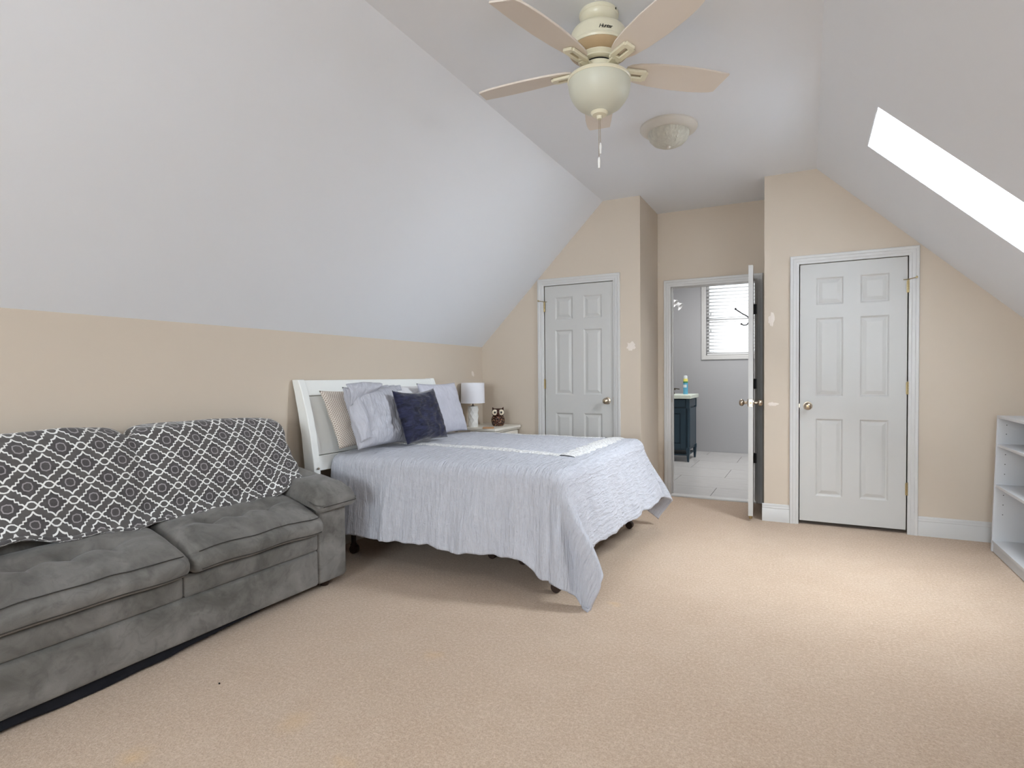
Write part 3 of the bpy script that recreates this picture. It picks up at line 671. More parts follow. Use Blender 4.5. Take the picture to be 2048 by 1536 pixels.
def seat_fn(y0, y1, seed):
    tufts = [(-2.60, y0 + 0.20), (-2.60, y1 - 0.22), (-2.60, (y0 + y1) / 2 - 0.01)]
    def f(p, w):
        u = (w.x + 2.72) / 0.34
        bul = (1 - min(1, abs(p.x)) ** 4) * (1 - min(1, abs(p.y)) ** 4)
        if p.z > -0.2:
            w.z += 0.02 * bul + 0.085 * sstep(1.0, 0.0, u)
            dz = 0
            for (tx, ty) in tufts:
                d = math.hypot((w.x - tx) * 1.0, (w.y - ty) * 0.9); dz -= 0.022 * math.exp(-(d / 0.045) ** 2)
                dx = abs(w.y - ty); dz -= 0.010 * math.exp(-((w.x - tx) / 0.013) ** 2) * math.exp(-(dx / 0.13) ** 2)
                if w.x > tx: dz -= 0.009 * math.exp(-((w.y - ty - 0.25 * (w.x - tx)) / 0.012) ** 2) * max(0, 1 - (w.x - tx) / 0.16)
            dz += 0.012 * nz((w.x * 6 + seed, w.y * 6, 0.2)) + 0.006 * nz((w.x * 17, w.y * 15 + seed, 3))
            w.z += dz * max(0, p.z + 0.2) / 1.2 * (0.4 + 0.6 * bul)
        k = sstep(0.5, 1.0, p.x)
        w.x += k * (0.022 * (1 - p.z * p.z) + 0.010 * nz((w.y * 5 + seed, 2, 2)))
        w.z += k * (0.012 * nz((w.y * 4 + seed * 2, 5, 1)) - 0.01)
        return w
    return f
for (y0, y1, sd) in ((SY_A + 0.004, SY_M - 0.002, 3.0), (SY_M + 0.004, SY_B + 0.004, 8.5)):
    fn = seat_fn(y0, y1, sd)
    cu = MB().rbox((-2.585, (y0 + y1) / 2, 0.398), (0.35, y1 - y0, 0.105), 0.042, (34, 56, 5), fn).build('seat_cushion', 'suede', sofa, smooth=70)
    def edge(px, pz, y):
        w = Vector((-2.585 + 0.175 * px, y, 0.398 + 0.0525 * pz)); return fn(Vector((px, (y - (y0 + y1) / 2) / ((y1 - y0) / 2), pz)), w)
    for (px, pz, off) in ((0.93, 0.80, 0.004), (0.985, -0.45, 0.0)):
        pts = [edge(px, pz, y0 + 0.03 + (y1 - y0 - 0.06) * i / 40) + Vector((0.001, 0, off)) for i in range(41)]
        MB().tube(pts, 0.0022, 6).build('stitched_seam', 'stitch', cu, smooth=60)
def arm(y0, y1, sgn):
    MB().rbox((-2.7175, (y0 + y1) / 2, 0.2555), (0.53, y1 - y0, 0.419), 0.02, (4, 6, 10), lambda p, w: w + Vector((0.006 * (1 - p.y ** 4) if p.x > 0.3 else 0, 0, 0))).build('arm_body', 'suede', sofa, smooth=60)
    yc = (y0 + y1) / 2 + sgn * 0.006
    def f(p, w):
        u = (w.x + 2.97) / 0.57       # 0 at the wall, 1 at the front
        w.z += 0.105 * (1 - u) + (0.022 * (1 - p.y ** 4) if p.z > 0 else 0)
        w.z -= 0.035 * sstep(0.80, 1.02, u) * (1.0 if p.z > 0 else 0.25)
        if p.z > 0: w.z += 0.008 * nz((w.x * 7, w.y * 7 + sgn, 0.5)) - 0.02 * math.exp(-((u - 0.52) / 0.035) ** 2) * math.exp(-((p.y * sgn - 0.1) / 0.5) ** 2)
        w.y += sgn * 0.014 * p.y * sgn * sstep(0.5, 1.0, u)
        return w
    pad = MB().rbox((-2.685, yc, 0.505), (0.575, y1 - y0 + 0.055, 0.105), 0.045, (26, 14, 4), f).build('arm_pad', 'suede', sofa, smooth=70)
    pts = [Vector((-2.3965, yc + (y1 - y0 + 0.03) * (i / 20 - 0.5), 0.487)) + Vector((0.001, 0, 0)) for i in range(21)]
    MB().tube(pts, 0.002, 6).build('stitched_seam', 'stitch', pad)
arm(SY_B, 2.398, 1); arm(0.562, SY_A, -1)
MB().rbox((-2.905, 1.48, 0.48), (0.16, 1.52, 0.76), 0.03, (3, 10, 8)).build('back_frame', 'suede', sofa, smooth=60)
# profile of the back rest: (X, Z) from the seat crease over the top towards the wall
BPROF = [(-2.735, 0.47), (-2.722, 0.55), (-2.722, 0.62), (-2.74, 0.70), (-2.768, 0.80), (-2.80, 0.88), (-2.838, 0.935), (-2.878, 0.957), (-2.925, 0.955), (-2.965, 0.92)]
def back_pt(s, off=0.0):
    k = s * (len(BPROF) - 1); i = min(int(k), len(BPROF) - 2); f = k - i
    def cr(a, b, c, d, t): return 0.5 * ((2 * b) + (-a + c) * t + (2 * a - 5 * b + 4 * c - d) * t * t + (-a + 3 * b - 3 * c + d) * t ** 3)
    P = [BPROF[max(0, min(len(BPROF) - 1, i + j))] for j in (-1, 0, 1, 2)]
    x = cr(P[0][0], P[1][0], P[2][0], P[3][0], f); z = cr(P[0][1], P[1][1], P[2][1], P[3][1], f)
    if off:
        a = back_pt(max(0, s - 0.01)); b = back_pt(min(1, s + 0.01)); t = (Vector((b[0] - a[0], b[1] - a[1]))).normalized(); x += t.y * off; z += -t.x * off
    return (x, z)
def back_surface(s, y, off):
    # bulge of the two loose back cushions, with a dip where they meet
    d = 0.0
    for (a, b) in ((SY_A - 0.02, SY_M), (SY_M, 2.245)):
        if a <= y <= b: q = 2 * (y - a) / (b - a) - 1; d = 0.03 * (1 - abs(q) ** 5) - 0.03
    if y < SY_A - 0.02 or y > 2.245: d = -0.03
    x, z = back_pt(s, off + d * sstep(0.0, 0.25, s))
    return Vector((x, y, z))
for (a, b) in ((SY_A + 0.0, SY_M - 0.003), (SY_M + 0.003, 2.225)):
    mb = MB(); NU, NV = 26, 22
    mb.grid(NU, NV, lambda u, v: back_surface(v, a + (b - a) * u, -0.012))
    k = len(mb.v)
    def backside(u, v): p = back_surface(v, a + (b - a) * u, -0.012); p.x = min(-2.84, p.x - 0.02) if 0.02 < v < 0.98 and 0.0 < u < 1.0 else p.x; return p
    mb.grid(NU, NV, lambda u, v: Vector((min(back_surface(v, a + (b - a) * u, -0.012).x, -2.88 if 0 < v < 1 and 0 < u < 1 else 9), a + (b - a) * u, back_surface(v, a + (b - a) * u, -0.012).z)))
    mb.build('back_cushion', 'suede', sofa, smooth=70)
for (x, y) in ((-2.53, 2.30), (-2.92, 2.34), (-2.53, 0.66), (-2.92, 0.62)):
    MB().lathe([(0.022, 0.0), (0.026, 0.012), (0.028, 0.047)], (x, y, 0), 14).build('foot', 'darkplastic', sofa, smooth=50)
def dust(u, v):
    y = 0.74 + u * 1.46; sag = (0.042 * sstep(1.0, 0.25, u)) * (0.85 + 0.25 * nz((y * 5, 0.3, 0)))
    z = 0.052 - (0.004 + sag) * v; x = -2.475 + 0.02 * v * sstep(1, 0.2, u) + 0.01 * nz((y * 9, v * 2, 0)) * v
    return (x, y, max(0.004, z))
o = MB().grid(60, 6, dust).build('torn_dust_cover', 'cloth_black', sofa, smooth=80); o.modifiers.new('s', 'SOLIDIFY').thickness = 0.002
o['label'] = 'sagging black dust cover'
MB().box(-2.97, -2.48, 0.60, 2.36, 0.047, 0.054).build('underside_lining', 'cloth_black', sofa)

# ---------------------------------------------------------------- patterned throw over the sofa back
thr = thing('throw_blanket', (-2.80, 1.5, 0.5), 'dark grey fleece throw with white trellis pattern over the sofa back', 'blanket')
TY0, TY1 = 0.60, 2.40
def s_low(y):   # lower hem of the throw along the back rest (0 = seat crease)
    return 0.125 + 0.07 * sstep(1.30, 0.85, y) - 0.02 * math.sin((y - 1.2) * 3.0) + 0.012 * nz((y * 6, 3.1, 0))
def throw_pt(u, v):
    y = TY0 + (TY1 - TY0) * u
    sl = s_low(y); s = sl + (1.0 - sl) * v
    wr = 0.010 * nz((y * 6 + 1.5 * v, v * 7, 1.7)) + 0.016 * max(0, nz((y * 3.1 - v * 2.2, v * 5.5 + y, 4.4)))
    yy = min(y, 2.235)
    p = back_surface(s, yy, 0.014 + wr)
    ex = max(0.0, y - 2.235)           # beyond the cushion end the cloth turns back and hangs down
    if ex > 0:
        R = 0.035; a = min(ex / R, PI / 2); p.y = 2.235 + R * math.sin(a) + 0.02 * nz((s * 9, ex * 12, 0)) * min(1, ex / 0.05)
        p.x -= R * (1 - math.cos(a)) + max(0.0, ex - R * PI / 2) * 0.9
        p.y += 0.035 * sstep(0.75, 0.25, s) * sstep(0, 0.06, ex)
        p.z -= 0.02 * sstep(0, 0.1, ex) * sstep(0.6, 1, s)
    # notch where the two cushions meet
    if s > 0.6: p.z -= 0.030 * math.exp(-((y - SY_M) / 0.028) ** 2) * sstep(0.6, 0.85, s)
    # hem lies a little forward on the seat
    hem = sstep(0.10, 0.0, v); p.x += 0.022 * hem; p.z += 0.008 * hem * math.sin(y * 26)
    if y > 2.05: p.z += 0.05 * sstep(2.05, 2.24, y) * sstep(0.45, 0.0, v); 
    if y > 2.0: p.x += 0.03 * sstep(2.0, 2.2, y) * sstep(0.3, 0.0, v)
    p.x = max(p.x, XL + 0.012)
    return p
arcs = [0.0]
for i in range(1, 101):
    a, b = back_pt((i - 1) / 100), back_pt(i / 100); arcs.append(arcs[-1] + math.hypot(a[0] - b[0], a[1] - b[1]))
def throw_uv(u, v):
    y = TY0 + (TY1 - TY0) * u; sl = s_low(y); s = sl + (1.0 - sl) * v
    return (y + 0.035 + 0.10 * (s - 0.4) * 0.2, arcs[min(100, int(s * 100))] + (s * 100 - int(s * 100)) * 0.007 + 0.10 * (y - 1.5) * 0.35)
o = MB().grid(190, 90, throw_pt, throw_uv).build('blanket_body', 'throw', thr, smooth=80)
orient(o, (-2.75, 1.3, 0.75), (1, 0, 0.3)); md = o.modifiers.new('s', 'SOLIDIFY'); md.thickness = 0.008; md.offset = 1
# rolled lower hem
def hem_pts(dz, dx):
    return [throw_pt(0.06 + 0.94 * i / 160 * 0.93, 0.0) + Vector((dx, 0, dz)) for i in range(161)]
hp = hem_pts(-0.004, 0.006); mbh = MB().tube(hp, [0.010 + 0.003 * nz((q.y * 14, 0, 2)) for q in hp], 8)
for i in range(161):
    for k in range(8): mbh.uv[i * 8 + k] = (hp[i].y, 0.02 + 0.006 * k)
mbh.build('rolled_hem', 'throw', thr, smooth=80)

# ---------------------------------------------------------------- bed: headboard and frame
bed = thing('bed_frame', (-2.0, 3.45, 0), 'bed frame with white sleigh headboard and dark castor legs', 'bed')
HB = [(0.0, -2.862, 0.045), (0.45, -2.862, 0.045), (0.62, -2.868, 0.044), (0.80, -2.888, 0.042), (0.95, -2.916, 0.040), (1.08, -2.948, 0.036), (1.16, -2.972, 0.032), (1.19, -2.983, 0.028)]  # z, centre X, half thickness
def hbx(z):
    for i in range(len(HB) - 1):
        if HB[i][0] <= z <= HB[i + 1][0]:
            t = (z - HB[i][0]) / (HB[i + 1][0] - HB[i][0]); t2 = t * t * (3 - 2 * t) * 0.35 + t * 0.65
            return HB[i][1] + (HB[i + 1][1] - HB[i][1]) * t2, HB[i][2] + (HB[i + 1][2] - HB[i][2]) * t
    return HB[-1][1], HB[-1][2]
def curved(y0, y1, z0, z1, back, front, n=16):
    poly = []
    zs = [z0 + (z1 - z0) * i / n for i in range(n + 1)]
    poly = [(hbx(z)[0] + front * hbx(z)[1], z) for z in zs] + [(hbx(z)[0] + back * hbx(z)[1], z) for z in reversed(zs)]
    return MB().prism(poly, 'Y', y0, y1)
HY0, HY1 = 2.503, 3.915
curved(HY0, HY0 + 0.05, 0.0, 1.186, -1, 1, 26).build('post', 'furn', bed, bevel=0.004); curved(HY1 - 0.05, HY1, 0.0, 1.186, -1, 1, 26).build('post', 'furn', bed, bevel=0.004)
curved(HY0 + 0.05, HY1 - 0.05, 1.082, 1.182, -0.75, 0.80, 8).build('top_rail', 'furn', bed, bevel=0.004)
curved(HY0 + 0.05, HY1 - 0.05, 0.70, 1.078, -0.5, 0.55).build('panel', 'furn', bed, bevel=0.003)
curved(HY0 + 0.05, HY1 - 0.05, 0.60, 0.695, -0.7, 0.75, 4).build('bottom_rail', 'furn', bed, bevel=0.004)
for y in (2.75, 4.13): MB().box(-2.815, -1.25, y - 0.015, y + 0.015, 0.165, 0.195).build('side_rail', 'darkrail', bed, bevel=0.003)
for x in (-2.6, -1.87, -1.265): MB().box(x - 0.02, x + 0.02, 2.735, 4.145, 0.155, 0.165).build('cross_rail', 'darkrail', bed, bevel=0.002)
for y in (HY0 + 0.025, HY1 - 0.025): MB().lathe([(0.0, 0.006), (0.006, 0.005), (0.008, 0.0)], (-2.815, y, 0.62), 10, 'X').build('bolt_cap', 'nickel', bed, smooth=40)
def castor(x, y, wheel=True):
    l = MB().box(x - 0.012, x + 0.012, y - 0.012, y + 0.012, 0.045, 0.16).build('leg', 'darkrail', bed, bevel=0.003)
    MB().lathe([(0.0, -0.022), (0.026, -0.022), (0.03, -0.016), (0.03, 0.016), (0.026, 0.022), (0.0, 0.022)], (x + 0.006, y, 0.031), 18, 'Y').build('castor_wheel', 'darkplastic', l, smooth=40)
    MB().lathe([(0.02, 0.048), (0.024, 0.06), (0.014, 0.075), (0.013, 0.09)], (x, y, 0), 14).build('castor_collar', 'darkplastic', l, smooth=40)
for (x, y) in ((-1.262, 2.745), (-1.265, 4.13), (-2.80, 2.80), (-1.88, 3.09), (-1.64, 3.07), (-2.80, 4.13)): castor(x, y)
bs = tag(MB().rbox((-2.04, 3.44, 0.315), (1.58, 1.44, 0.235), 0.02, (4, 4, 2)).build('box_spring', 'boxspring', smooth=50, origin=(-2.04, 3.44, 0.197)), 'brown box spring under the mattress, its lower edge showing', 'box spring')
mt = tag(MB().rbox((-2.04, 3.44, 0.555), (1.58, 1.44, 0.235), 0.05, (6, 6, 2)).build('mattress', 'mattress', smooth=60, origin=(-2.04, 3.44, 0.437)), 'white mattress almost hidden beneath the lavender grey comforter', 'mattress')

# ---------------------------------------------------------------- comforter
CX0, CX1, CYN, CYF, CZ = -2.815, -1.235, 2.715, 4.165, 0.698
LN, LF, LFAR = 0.55, 0.52, 0.50
def drape(e, k, R=0.085):
    if e <= R * PI / 2: return R * math.sin(e / R), R * (1 - math.cos(e / R))
    q = e - R * PI / 2; return R + k * q, R + math.sqrt(max(0, 1 - k * k)) * q
def top_z(x, y):
    u = (x - CX0) / (CX1 - CX0); v = (y - CYN) / (CYF - CYN)
    cr = (1 - abs(2 * min(1, max(0, v)) - 1) ** 3) * (1 - max(0, min(1, u)) ** 5)
    return CZ + 0.030 * cr + 0.007 * nz((x * 3, y * 3, 0)) + 0.003 * nz((x * 11, y * 9, 2)) + 0.0016 * nz((x * 34, y * 30, 5))
def comf(s, t):
    """s: arc length from the head; t: arc length across from the near mattress edge"""
    LX = CX1 - CX0; LY = CYF - CYN
    ex = max(0.0, s - LX); en = max(0.0, -t); ef = max(0.0, t - LY)
    bx = CX0 + min(s, LX); by = CYN + min(max(t, 0), LY); z0 = top_z(bx, by)
    ey = en if en > 0 else ef; sg = -1 if en > 0 else 1
    r = math.hypot(ex, ey)
    if r < 1e-9: return Vector((bx, by, z0))
    ph = math.atan2(ex, ey)               # 0 = side, pi/2 = foot
    kfoot = 0.22 + 0.16 * sstep(3.2, 4.2, by); kside = 0.07
    k = kside + (kfoot - kside) * (math.sin(ph) ** 2) + (0.10 * math.sin(2 * ph) ** 2 if ex > 0 and ey > 0 else 0)
    g = sstep(0.05, 0.45, r)
    # folds
    if ex == 0: fold = 0.045 * nz((bx * 4.2, 0.0, sg)) + 0.026 * nz((bx * 9 + r * 1.5, r * 1.6, sg + 3)) + 0.010 * nz((bx * 24 + r * 2, r * 2.5, sg + 5)) + 0.0045 * nz((bx * 42, r * 4, 7)) + 0.012 * sstep(-1.75, -1.3, bx) * math.sin(bx * 34)
    elif ey == 0: fold = 0.030 * nz((0.0, by * 3.6, 2)) + 0.014 * nz((r * 2.0, by * 9, 5)) + 0.005 * nz((r * 14, by * 18, 9))
    else:
        a = ph * 0.9
        fold = 0.028 * nz((bx * 4.2, 0.0, sg)) * math.cos(ph) ** 2 + 0.030 * nz((0.0, by * 3.6, 2)) * math.sin(ph) ** 2
        fold += (0.072 * math.cos(ph * 6.0 - 0.8) - 0.012) * math.sin(2 * ph) ** 0.5 * sstep(0.1, 0.5, r) + 0.007 * nz((ph * 9, r * 5, 1))
    out, dn = drape(r, k, 0.085 if ef == 0 else 0.085 - 0.035 * math.cos(ph) ** 2)
    out += fold * g
    if ex == 0 or ey == 0: dn += (0.018 * nz((bx * 5 + by * 5, 1.0, 3.3)) + 0.012 * nz((bx * 13 + by * 13, 2.0, 3.3))) * g
    if en > 0: dn += 0.085 * sstep(-1.44, -1.26, bx) * sstep(0.1, 0.55, en) * math.cos(ph) ** 2
    zz = z0 - dn
    p = Vector((bx + out * math.sin(ph), by + sg * out * math.cos(ph), zz))
    if ex > 0 and en > 0: p.x += 0.10 * sstep(0.15, 0.65, r) * math.sin(2 * ph)
    if p.z < 0.012:                        # the tip spreads on the carpet
        e = 0.012 - p.z; p.z = 0.012 + 0.01 * sstep(0, 0.1, e); p.x += e * 0.5 * math.sin(ph); p.y += sg * e * 0.5 * math.cos(ph)
    return p
cf = thing('comforter', (-1.9, 3.45, 0.7), 'pale lavender grey crinkled comforter draped over the bed', 'comforter')
NS, NTT = 210, 250; SL = (CX1 - CX0) + LF; TL = (CYF - CYN) + LN + LFAR
o = MB().grid(NS, NTT, lambda u, v: comf(u * SL, v * TL - LN), lambda u, v: (u * SL, v * TL)).build('comforter_body', 'comforter', cf, smooth=80)
orient(o, (-2.0, 3.4, 0.73), (0, 0, 1)); md = o.modifiers.new('s', 'SOLIDIFY'); md.thickness = 0.018; md.offset = -1
def lace(path, w0, w1, seed, n=140):
    # path: list of (x, y); scalloped ribbon lying on the comforter top
    P = [Vector((a, b, 0)) for a, b in path]; L = [0]
    for i in range(1, len(P)): L.append(L[-1] + (P[i] - P[i - 1]).length)
    def at(d):
        for i in range(1, len(P)):
            if d <= L[i] + 1e-9: t = (d - L[i - 1]) / (L[i] - L[i - 1]); return P[i - 1].lerp(P[i], t), (P[i] - P[i - 1]).normalized()
        return P[-1], (P[-1] - P[-2]).normalized()
    def f(u, v):
        p, d = at(u * L[-1]); nrm = Vector((-d.y, d.x, 0)); dd = u * L[-1]
        w = (w0 + (w1 - w0) * u) * (0.72 + 0.28 * abs(math.sin(dd * 26 + seed)) + 0.12 * nz((dd * 20, seed, 0))); c = 0.012 * nz((dd * 6, seed, 3))
        q = p + nrm * ((v - 0.5) * w + c); e = 1 - abs(2 * v - 1) ** 4
        s_, t_ = q.x - CX0, q.y - CYN
        b = comf(s_, t_); b.z += 0.001 + 0.006 * e; return b
    MB().grid(n, 8, f).build('lace_border', 'lace', cf, smooth=70)
lace([(-2.74, 3.13), (-2.25, 3.10), (-1.75, 3.085), (-1.37, 3.09)], 0.085, 0.095, 1.0)
lace([(-1.335, 3.07), (-1.345, 3.6), (-1.375, 4.16)], 0.13, 0.15, 2.0, 120)
lace([(-1.45, 4.13), (-2.0, 4.12), (-2.7, 4.13)], 0.075, 0.07, 3.0)

# ---------------------------------------------------------------- pillows
def pillow(name, label, bl, br, top_back, height, thick, mat, pinch=0.06, seed=0.0, roll=0.0, flange=None, sag=0.0, cat='pillow', group=None, wr=0.012):
    """bl, br: world points of the lower corners; leans back by top_back (X shift over its height)"""
    bl, br = Vector(bl), Vector(br); ud = (br - bl); w = ud.length; ud.normalize()
    vd = Vector((-top_back, 0, math.sqrt(max(1e-4, height ** 2 - top_back ** 2)))).normalized(); vd = (vd + ud * roll).normalized()
    nd = ud.cross(vd).normalized()
    if nd.x < 0: nd = -nd
    c = (bl + br) / 2 + vd * height / 2; root = thing(name, tuple((bl + br) / 2), label, cat, group)
    N = 36
    def pt(a, b, side):
        u, v = a * 2 - 1, b * 2 - 1
        x = u * (1 - pinch * (1 - v * v) * abs(u)); y = v * (1 - pinch * (1 - u * u) * abs(v))
        y -= sag * (1 - u * u) * sstep(0.2, 1, v)
        q = max(0, (1 - abs(u) ** 3.2)) * max(0, (1 - abs(v) ** 3.2)); h = thick / 2 * q ** 0.55
        h += (wr * nz((u * 2.3 + seed, v * 2.3, side)) + wr * 0.5 * nz((u * 6 + seed, v * 7, side + 3))) * min(1, q * 4)
        p = c + ud * x * w / 2 + vd * y * height / 2 + nd * h * side
        return p
    mb = MB(); mb.grid(N, N, lambda a, b: pt(a, b, 1), lambda a, b: (a * w, b * height)); mb.grid(N, N, lambda a, b: pt(a, b, -1), lambda a, b: (a * w, b * height))
    bd = mb.build('pillow_body', mat, root, smooth=80)
    bm = bmesh.new(); bm.from_mesh(bd.data); bmesh.ops.remove_doubles(bm, verts=bm.verts, dist=0.0004); bm.to_mesh(bd.data); bm.free(); bd.data.shade_smooth()
    return root, pt, (ud, vd, nd, c, w)
pillow('pillow', 'ivory pillow with tiny brown dots leaning on the headboard, leftmost', (-2.745, 2.635, 0.735), (-2.745, 3.20, 0.735), 0.12, 0.40, 0.10, 'dots', seed=1.0, roll=-0.12)
pillow('pillow', 'white pillow behind the navy cushion against the headboard', (-2.755, 3.21, 0.74), (-2.755, 3.78, 0.74), 0.11, 0.41, 0.09, 'whitepc', seed=2.0)
r_, pt_, fr_ = pillow('pillow', 'lavender grey sham pillow with folded flap, left of the navy cushion', (-2.59, 2.64, 0.735), (-2.59, 3.15, 0.735), 0.12, 0.42, 0.14, 'sham', seed=3.0, roll=-0.02, wr=0.018)
ud, vd, nd, c_, w_ = fr_
# the loose flap of the sham folded over its upper left corner
def flap(u, v):
    p = c_ + ud * (-w_ / 2 - 0.012 + 0.30 * u * (1 - 0.25 * v)) + vd * (0.225 - 0.02 * abs(u - 0.5) - v * (0.145 * (1 - 0.55 * u))) + nd * (0.045 + 0.055 * math.sin(PI * min(1, v * 0.9 + 0.1)) * (0.5 + 0.5 * u) + 0.006 * nz((u * 8, v * 6, 2)))
    return p
o = MB().grid(24, 14, flap, lambda u, v: (u * 0.3, v * 0.2)).build('folded_flap', 'sham', r_, smooth=80); o.modifiers.new('s', 'SOLIDIFY').thickness = 0.005
def side_flap(u, v):
    p = c_ + ud * (-w_ / 2 - 0.004 - 0.01 * math.sin(v * 5) + 0.10 * u) + vd * (0.19 - 0.36 * v + 0.03 * u) + nd * (0.030 + 0.040 * math.sin(PI * 0.75 * u) + 0.010 * math.sin(v * 9 + u * 3))
    return p
o = MB().grid(12, 26, side_flap, lambda u, v: (u * 0.1, v * 0.4)).build('side_flange', 'sham', r_, smooth=80); o.modifiers.new('s', 'SOLIDIFY').thickness = 0.005
def ruffle(u, v):
    p = c_ + ud * (-w_ / 2 + 0.14 + (w_ - 0.10) * u) + vd * (0.17 + 0.05 * v - 0.01 * v * u) + nd * (0.012 + 0.008 * math.sin(u * 40) * v - 0.01 * v)
    return p
o = MB().grid(60, 4, ruffle, lambda u, v: (u * 0.5, v * 0.06)).build('ruffled_edge', 'sham', r_, smooth=80); o.modifiers.new('s', 'SOLIDIFY').thickness = 0.004
def emb(u, v):
    a = 0.86 + 0.075 * (u - 0.5) + 0.006 * math.sin(v * 50); b = 0.12 + 0.72 * v
    p = pt_(a, b, 1) + nd * 0.003; return p
MB().grid(4, 40, emb).build('lace_strip', 'lace', r_, smooth=70)
pillow('pillow', 'pale lavender pillow nearest the bedside lamp', (-2.635, 3.45, 0.735), (-2.65, 3.98, 0.735), 0.12, 0.43, 0.10, 'lav', seed=5.0, roll=-0.05)
pillow('cushion', 'square navy crushed velvet cushion propped before the other pillows', (-2.445, 2.94, 0.742), (-2.435, 3.385, 0.748), 0.12, 0.385, 0.12, 'navy', pinch=0.05, seed=7.0, roll=-0.02, cat='cushion', sag=0.10)

# ---------------------------------------------------------------- nightstand, lamp, owl, wooden slab
ns = thing('nightstand', (-2.79, 4.51, 0), 'cream white nightstand in the corner beyond the bed', 'nightstand')
MB().box(-3.00, -2.565, 4.295, 4.785, 0.695, 0.72).build('top', 'night', ns, bevel=0.004)
MB().box(-2.985, -2.60, 4.31, 4.77, 0.10, 0.695).build('body', 'night', ns, bevel=0.003)
for (z0, z1) in ((0.52, 0.672), (0.335, 0.50), (0.14, 0.315)):
    dr = MB().box(-2.60, -2.582, 4.325, 4.755, z0, z1).build('drawer_front', 'night', ns, bevel=0.004)
    MB().lathe([(0.0, 0.024), (0.012, 0.022), (0.014, 0.014), (0.006, 0.008), (0.006, 0.0)], (-2.582, 4.54, (z0 + z1) / 2), 14, 'X').build('drawer_knob', 'nickel', dr, smooth=50)
for i in range(2): MB().box(-2.582, -2.574, 4.30, 4.78, 0.683 - i * 0.0, 0.690).build('top_moulding', 'night', ns) if i == 0 else None
for (x, y) in ((-2.96, 4.33), (-2.62, 4.33), (-2.96, 4.75), (-2.62, 4.75)): MB().box(x - 0.02, x + 0.02, y - 0.02, y + 0.02, 0, 0.10).build('leg', 'night', ns, bevel=0.003)
LX, LY, LZ = -2.89, 4.43, 0.72
lp = thing('table_lamp', (LX, LY, LZ), 'small bedside lamp with white drum shade and faceted ceramic base', 'lamp')
vs = []; fs = []; n = 8; rows = 6; rnd = random.Random(4)
for j in range(rows + 1):
    for i in range(n):
        a = 2 * PI * (i + 0.5 * (j % 2)) / n; r = 0.050 * (0.93 + 0.14 * rnd.random()) if 0 < j < rows else 0.048
        vs.append((LX + r * math.cos(a), LY + r * math.sin(a), LZ + 0.197 * j / rows))
for j in range(rows):
    for i in range(n):
        a, b, c, d = j * n + i, j * n + (i + 1) % n, (j + 1) * n + i, (j + 1) * n + (i + 1) % n
        if j % 2 == 0: fs += [(a, b, c), (b, d, c)]
        else: fs += [(a, d, c), (a, b, d)]
fs += [tuple(range(n))[::-1], tuple(rows * n + i for i in range(n))]
MB().add(vs, fs).build('faceted_base', 'ceramic', lp)
MB().lathe([(0.016, LZ + 0.197), (0.016, LZ + 0.202), (0.006, LZ + 0.204), (0.006, LZ + 0.30)], (LX, LY, 0), 14).build('stem', 'bronze', lp, smooth=40)
MB().lathe([(0.113, LZ + 0.226), (0.110, LZ + 0.418), (0.107, LZ + 0.418), (0.110, LZ + 0.226), (0.113, LZ + 0.226)], (LX, LY, 0), 48).build('lamp_shade', 'shade_w', lp, smooth=40)
MB().lathe([(0.114, LZ + 0.226), (0.1145, LZ + 0.229), (0.113, LZ + 0.231)], (LX, LY, 0), 48).build('shade_trim', 'shade_w', lp, smooth=40)
OX, OY = -2.715, 4.60
ow = thing('owl_figurine', (OX, OY, 0.72), 'brown ceramic owl with big ivory eyes beside the lamp', 'figurine')
ou = Vector((0.52, -0.854, 0)); orr = Vector((0.854, 0.52, 0))   # owl faces the room
MB().lathe([(0.0, 0.0), (0.048, 0.0), (0.058, 0.012), (0.066, 0.04), (0.066, 0.065), (0.057, 0.088), (0.046, 0.102), (0.0, 0.106)], (OX, OY, 0.72), 28).build('body', 'owl', ow, smooth=60)
MB().lathe([(0.0, 0.094), (0.050, 0.098), (0.059, 0.115), (0.060, 0.140), (0.054, 0.158), (0.036, 0.168), (0.0, 0.170)], (OX, OY, 0.72), 28).build('head', 'owldark', ow, smooth=60)
for sg in (-1, 1):
    b = Vector((OX, OY, 0.72)) + orr * sg * 0.040
    q = [b + Vector((0, 0, 0.155)) + orr * (-sg * 0.022), b + Vector((0, 0, 0.150)) + orr * sg * 0.016, b + Vector((0, 0, 0.152)) + ou * 0.018, b + Vector((0, 0, 0.152)) - ou * 0.018, b + Vector((0, 0, 0.182)) + orr * sg * 0.014]
    MB().add(q, [(0, 2, 4), (2, 1, 4), (1, 3, 4), (3, 0, 4), (0, 3, 1, 2)]).build('ear_tuft', 'owldark', ow)
    cpos = Vector((OX, OY, 0.72 + 0.133)) + ou * 0.050 + orr * sg * 0.030
    def disc(r, d, off):
        m_ = MB(); vs = [cpos + ou * (d + off)]
        for rr, dd in ((r * 0.7, d * 0.75), (r, 0.0), (r, -0.02)):
            for i in range(20): a = 2 * PI * i / 20; vs.append(cpos + ou * (dd + off) + orr * rr * math.cos(a) + Vector((0, 0, 1)) * rr * math.sin(a))
        fs = [(0, 1 + i, 1 + (i + 1) % 20) for i in range(20)]
        for k in (0, 1): fs += [(1 + k * 20 + i, 21 + k * 20 + i, 21 + k * 20 + (i + 1) % 20, 1 + k * 20 + (i + 1) % 20) for i in range(20)]
        return m_.add(vs, fs)
    ey = disc(0.027, 0.005, 0.004).build('eye', 'owleye', ow, smooth=60); disc(0.010, 0.004, 0.009).build('pupil', 'black', ey, smooth=60)
bk = Vector((OX, OY, 0.72 + 0.118)) + ou * 0.056
